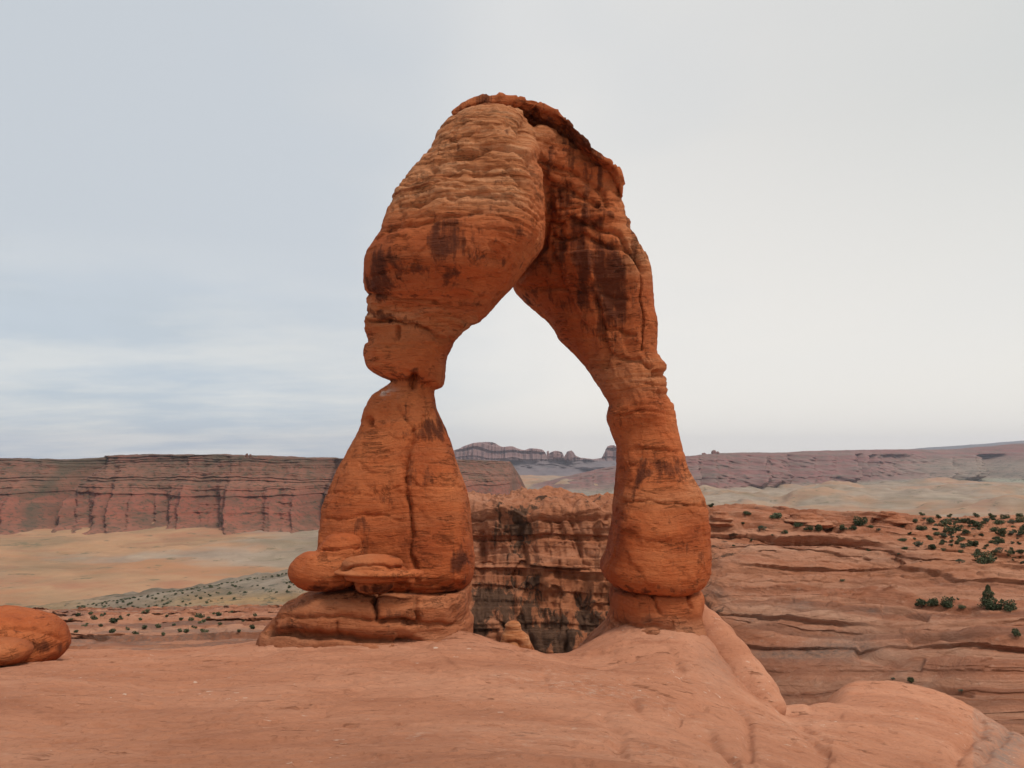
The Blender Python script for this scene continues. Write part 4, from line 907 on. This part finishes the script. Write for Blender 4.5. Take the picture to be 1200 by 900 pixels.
# shrubs on the low ledges left
rg = random.Random(12)
def on_left(a): return a < 300
for (a, b, w) in [(92,722,8),(105,720,7),(112,726,9),(120,722,8),(134,731,13),(140,726,8),(150,722,6),(164,727,6),(170,718,8),(171,737,9),(185,736,9),(196,723,6),(212,727,7),(224,727,8),(234,724,12),(236,730,8),(245,726,7),(256,722,9),(258,733,7),(270,718,5),(295,737,9),(300,722,6),(210,741,8),(220,742,10),(190,745,7),(130,741,9),(240,741,9),
                  (82,728,7),(88,741,6),(99,734,7),(75,735,7),(150,738,6),(160,743,7),(250,720,5),(281,741,7),(118,735,7),(228,736,6),(203,733,5),(265,727,5),(285,729,5)]:
    dot(ledges, a, b, w, 'small dark shrub on the broken ledges between the left boulders and the wide ledge', 'shrubs on the low ledges left of the arch', 1.1)
for i in range(110):
    u = rg.random(); a = 90 + 260 * u; top = 707 - (a - 100) * .155; b = rg.uniform(top + 2, min(top + 24, 716))
    dot(hill, a, b, rg.uniform(2.2, 5.5), 'dark shrub dotting the grey shale hillside left of the arch', 'shrubs dotting the grey hillside')
for i in range(40):
    a = 100 + 245 * i / 40 + rg.uniform(-3, 3); dot(hill, a, 708.5 - (a - 100) * .155 + rg.uniform(0, 2), rg.uniform(3, 5.5), 'dark shrub along the crest of the grey shale hill', 'shrubs along the hill crest', .6)

# ======================= haze
import bmesh
bm = bmesh.new(); bmesh.ops.create_cube(bm, size=1.0)
for v in bm.verts: v.co = Vector((v.co.x * 50000, v.co.y * 50000, -172 if v.co.z < 0 else 700))
me = bpy.data.meshes.new('haze'); bm.to_mesh(me); bm.free(); hz = bpy.data.objects.new('haze', me); COL.objects.link(hz); hz['kind'] = 'stuff'
hm = bpy.data.materials.new('haze'); hm.use_nodes = True; nt = hm.node_tree; nt.nodes.clear()
ou = nt.nodes.new('ShaderNodeOutputMaterial'); pv = nt.nodes.new('ShaderNodeVolumePrincipled'); nt.links.new(pv.outputs[0], ou.inputs['Volume'])
pv.inputs['Color'].default_value = (0.80, 0.82, 0.95, 1); pv.inputs['Density'].default_value = 2.8e-5; pv.inputs['Anisotropy'].default_value = 0.2
me.materials.append(hm)

# ======================= sky, sun, camera
SUN_EL, SUN_AZ = math.radians(56), math.radians(132)      # azimuth from +Y clockwise: behind the camera, to the right
w = bpy.data.worlds.new('World'); scene.world = w; w.use_nodes = True; t = w.node_tree; n = t.nodes; l = t.links; n.clear()
out = n.new('ShaderNodeOutputWorld'); bg = n.new('ShaderNodeBackground'); l.new(bg.outputs[0], out.inputs[0]); bg.inputs[1].default_value = 0.1
sky = n.new('ShaderNodeTexSky'); sky.sky_type = 'NISHITA'; sky.sun_disc = False; sky.sun_elevation = SUN_EL; sky.sun_rotation = SUN_AZ
tc = n.new('ShaderNodeTexCoord'); sp = n.new('ShaderNodeSeparateXYZ'); l.new(tc.outputs['Generated'], sp.inputs[0])
def M(op, a, b=0.0, c=False):
    x = n.new('ShaderNodeMath'); x.operation = op; x.use_clamp = c
    for s, v in ((x.inputs[0], a), (x.inputs[1], b)):
        if isinstance(v, (int, float)): s.default_value = v
        else: l.new(v, s)
    return x.outputs[0]
def RAMP(v, st):
    x = n.new('ShaderNodeValToRGB'); l.new(v, x.inputs[0]); r = x.color_ramp
    while len(r.elements) < len(st): r.elements.new(.5)
    for e, (p, c) in zip(r.elements, st): e.position = p; e.color = (c, c, c, 1) if isinstance(c, (int, float)) else (*c, 1)
    return x.outputs[0]
def MIX(f, a, b, mode='MIX'):
    x = n.new('ShaderNodeMix'); x.data_type = 'RGBA'; x.blend_type = mode
    for s, v in ((x.inputs[0], f), (x.inputs[6], a), (x.inputs[7], b)):
        if isinstance(v, tuple): s.default_value = (*v, 1)
        elif isinstance(v, (int, float)): s.default_value = v
        else: l.new(v, s)
    return x.outputs[2]
X_, Y_, Z_ = sp.outputs
den = M('ADD', M('MAXIMUM', Z_, 0.0), 0.12)
cb = n.new('ShaderNodeCombineXYZ'); l.new(M('DIVIDE', X_, den), cb.inputs[0]); l.new(M('DIVIDE', Y_, den), cb.inputs[1])
def NZ(vec, sc, det, ro, sx=1, sy=1, loc=(0, 0, 0)):
    mp = n.new('ShaderNodeMapping'); l.new(vec, mp.inputs[0]); mp.inputs['Scale'].default_value = (sx, sy, 1); mp.inputs['Location'].default_value = loc
    x = n.new('ShaderNodeTexNoise'); l.new(mp.outputs[0], x.inputs['Vector']); x.inputs['Scale'].default_value = sc; x.inputs['Detail'].default_value = det; x.inputs['Roughness'].default_value = ro
    return x.outputs['Fac']
soft = NZ(cb.outputs[0], .55, 4, .5, 1, .8, (3, 1, 0)); streak = NZ(cb.outputs[0], 1.0, 7, .6, .75, 1.15, (1, 5, 0))
az = M('ADD', M('MULTIPLY', X_, 0.9), 0.5, True)           # 0 left .. 1 right
ccol = RAMP(az, [(0.05, (0.44, 0.49, 0.525)), (0.30, (0.575, 0.605, 0.625)), (0.5, (0.69, 0.70, 0.695)), (0.75, (0.665, 0.67, 0.655)), (1.0, (0.60, 0.62, 0.61))])
ccol = MIX(M('MULTIPLY', RAMP(soft, [(0.42, .9), (0.56, 0.0)]), RAMP(az, [(.3, 1.0), (.75, .25)])), ccol, (0.52, 0.57, 0.62))
lowl = M('MULTIPLY', RAMP(Z_, [(0.0, 1.0), (0.26, 0.0)]), RAMP(az, [(0.2, 1.0), (0.55, 0.0)]))
stc = RAMP(streak, [(0.40, (0.46, 0.55, 0.64)), (0.62, (0.72, 0.745, 0.74))])
ccol = MIX(lowl, ccol, stc)
ccol = MIX(M('MULTIPLY', RAMP(Z_, [(0.02, .9), (0.38, 0.0)]), RAMP(az, [(0.36, 0.0), (0.56, 1.0)])), ccol, (0.86, 0.835, 0.785))
sc10 = MIX(1.0, ccol, (12.2, 11.9, 11.6), 'MULTIPLY')
fin_ = MIX(0.9, sky.outputs[0], sc10); l.new(fin_, bg.inputs[0])

sd = bpy.data.lights.new('sun', 'SUN'); sd.energy = 2.4; sd.angle = math.radians(16); sd.color = (1, .955, .89)
so = bpy.data.objects.new('sun', sd); COL.objects.link(so)
dirv = Vector((math.sin(SUN_AZ) * math.cos(SUN_EL), math.cos(SUN_AZ) * math.cos(SUN_EL), math.sin(SUN_EL)))
so.rotation_euler = dirv.to_track_quat('Z', 'Y').to_euler(); so.location = (0, -10, 30)

cd = bpy.data.cameras.new('camera'); cd.sensor_width = 36; cd.lens = 36 * F / 1200; cd.clip_start = 0.1; cd.clip_end = 120000
co = bpy.data.objects.new('camera', cd); COL.objects.link(co); co.location = (0, 0, 0); co.rotation_euler = (math.pi / 2 + PITCH, 0, 0)
scene.camera = co
scene.view_settings.view_transform = 'Standard'; scene.view_settings.look = 'None'; scene.view_settings.exposure = 0; scene.view_settings.gamma = 1
scene.render.engine = 'CYCLES'; scene.render.resolution_x = 1024; scene.render.resolution_y = 768
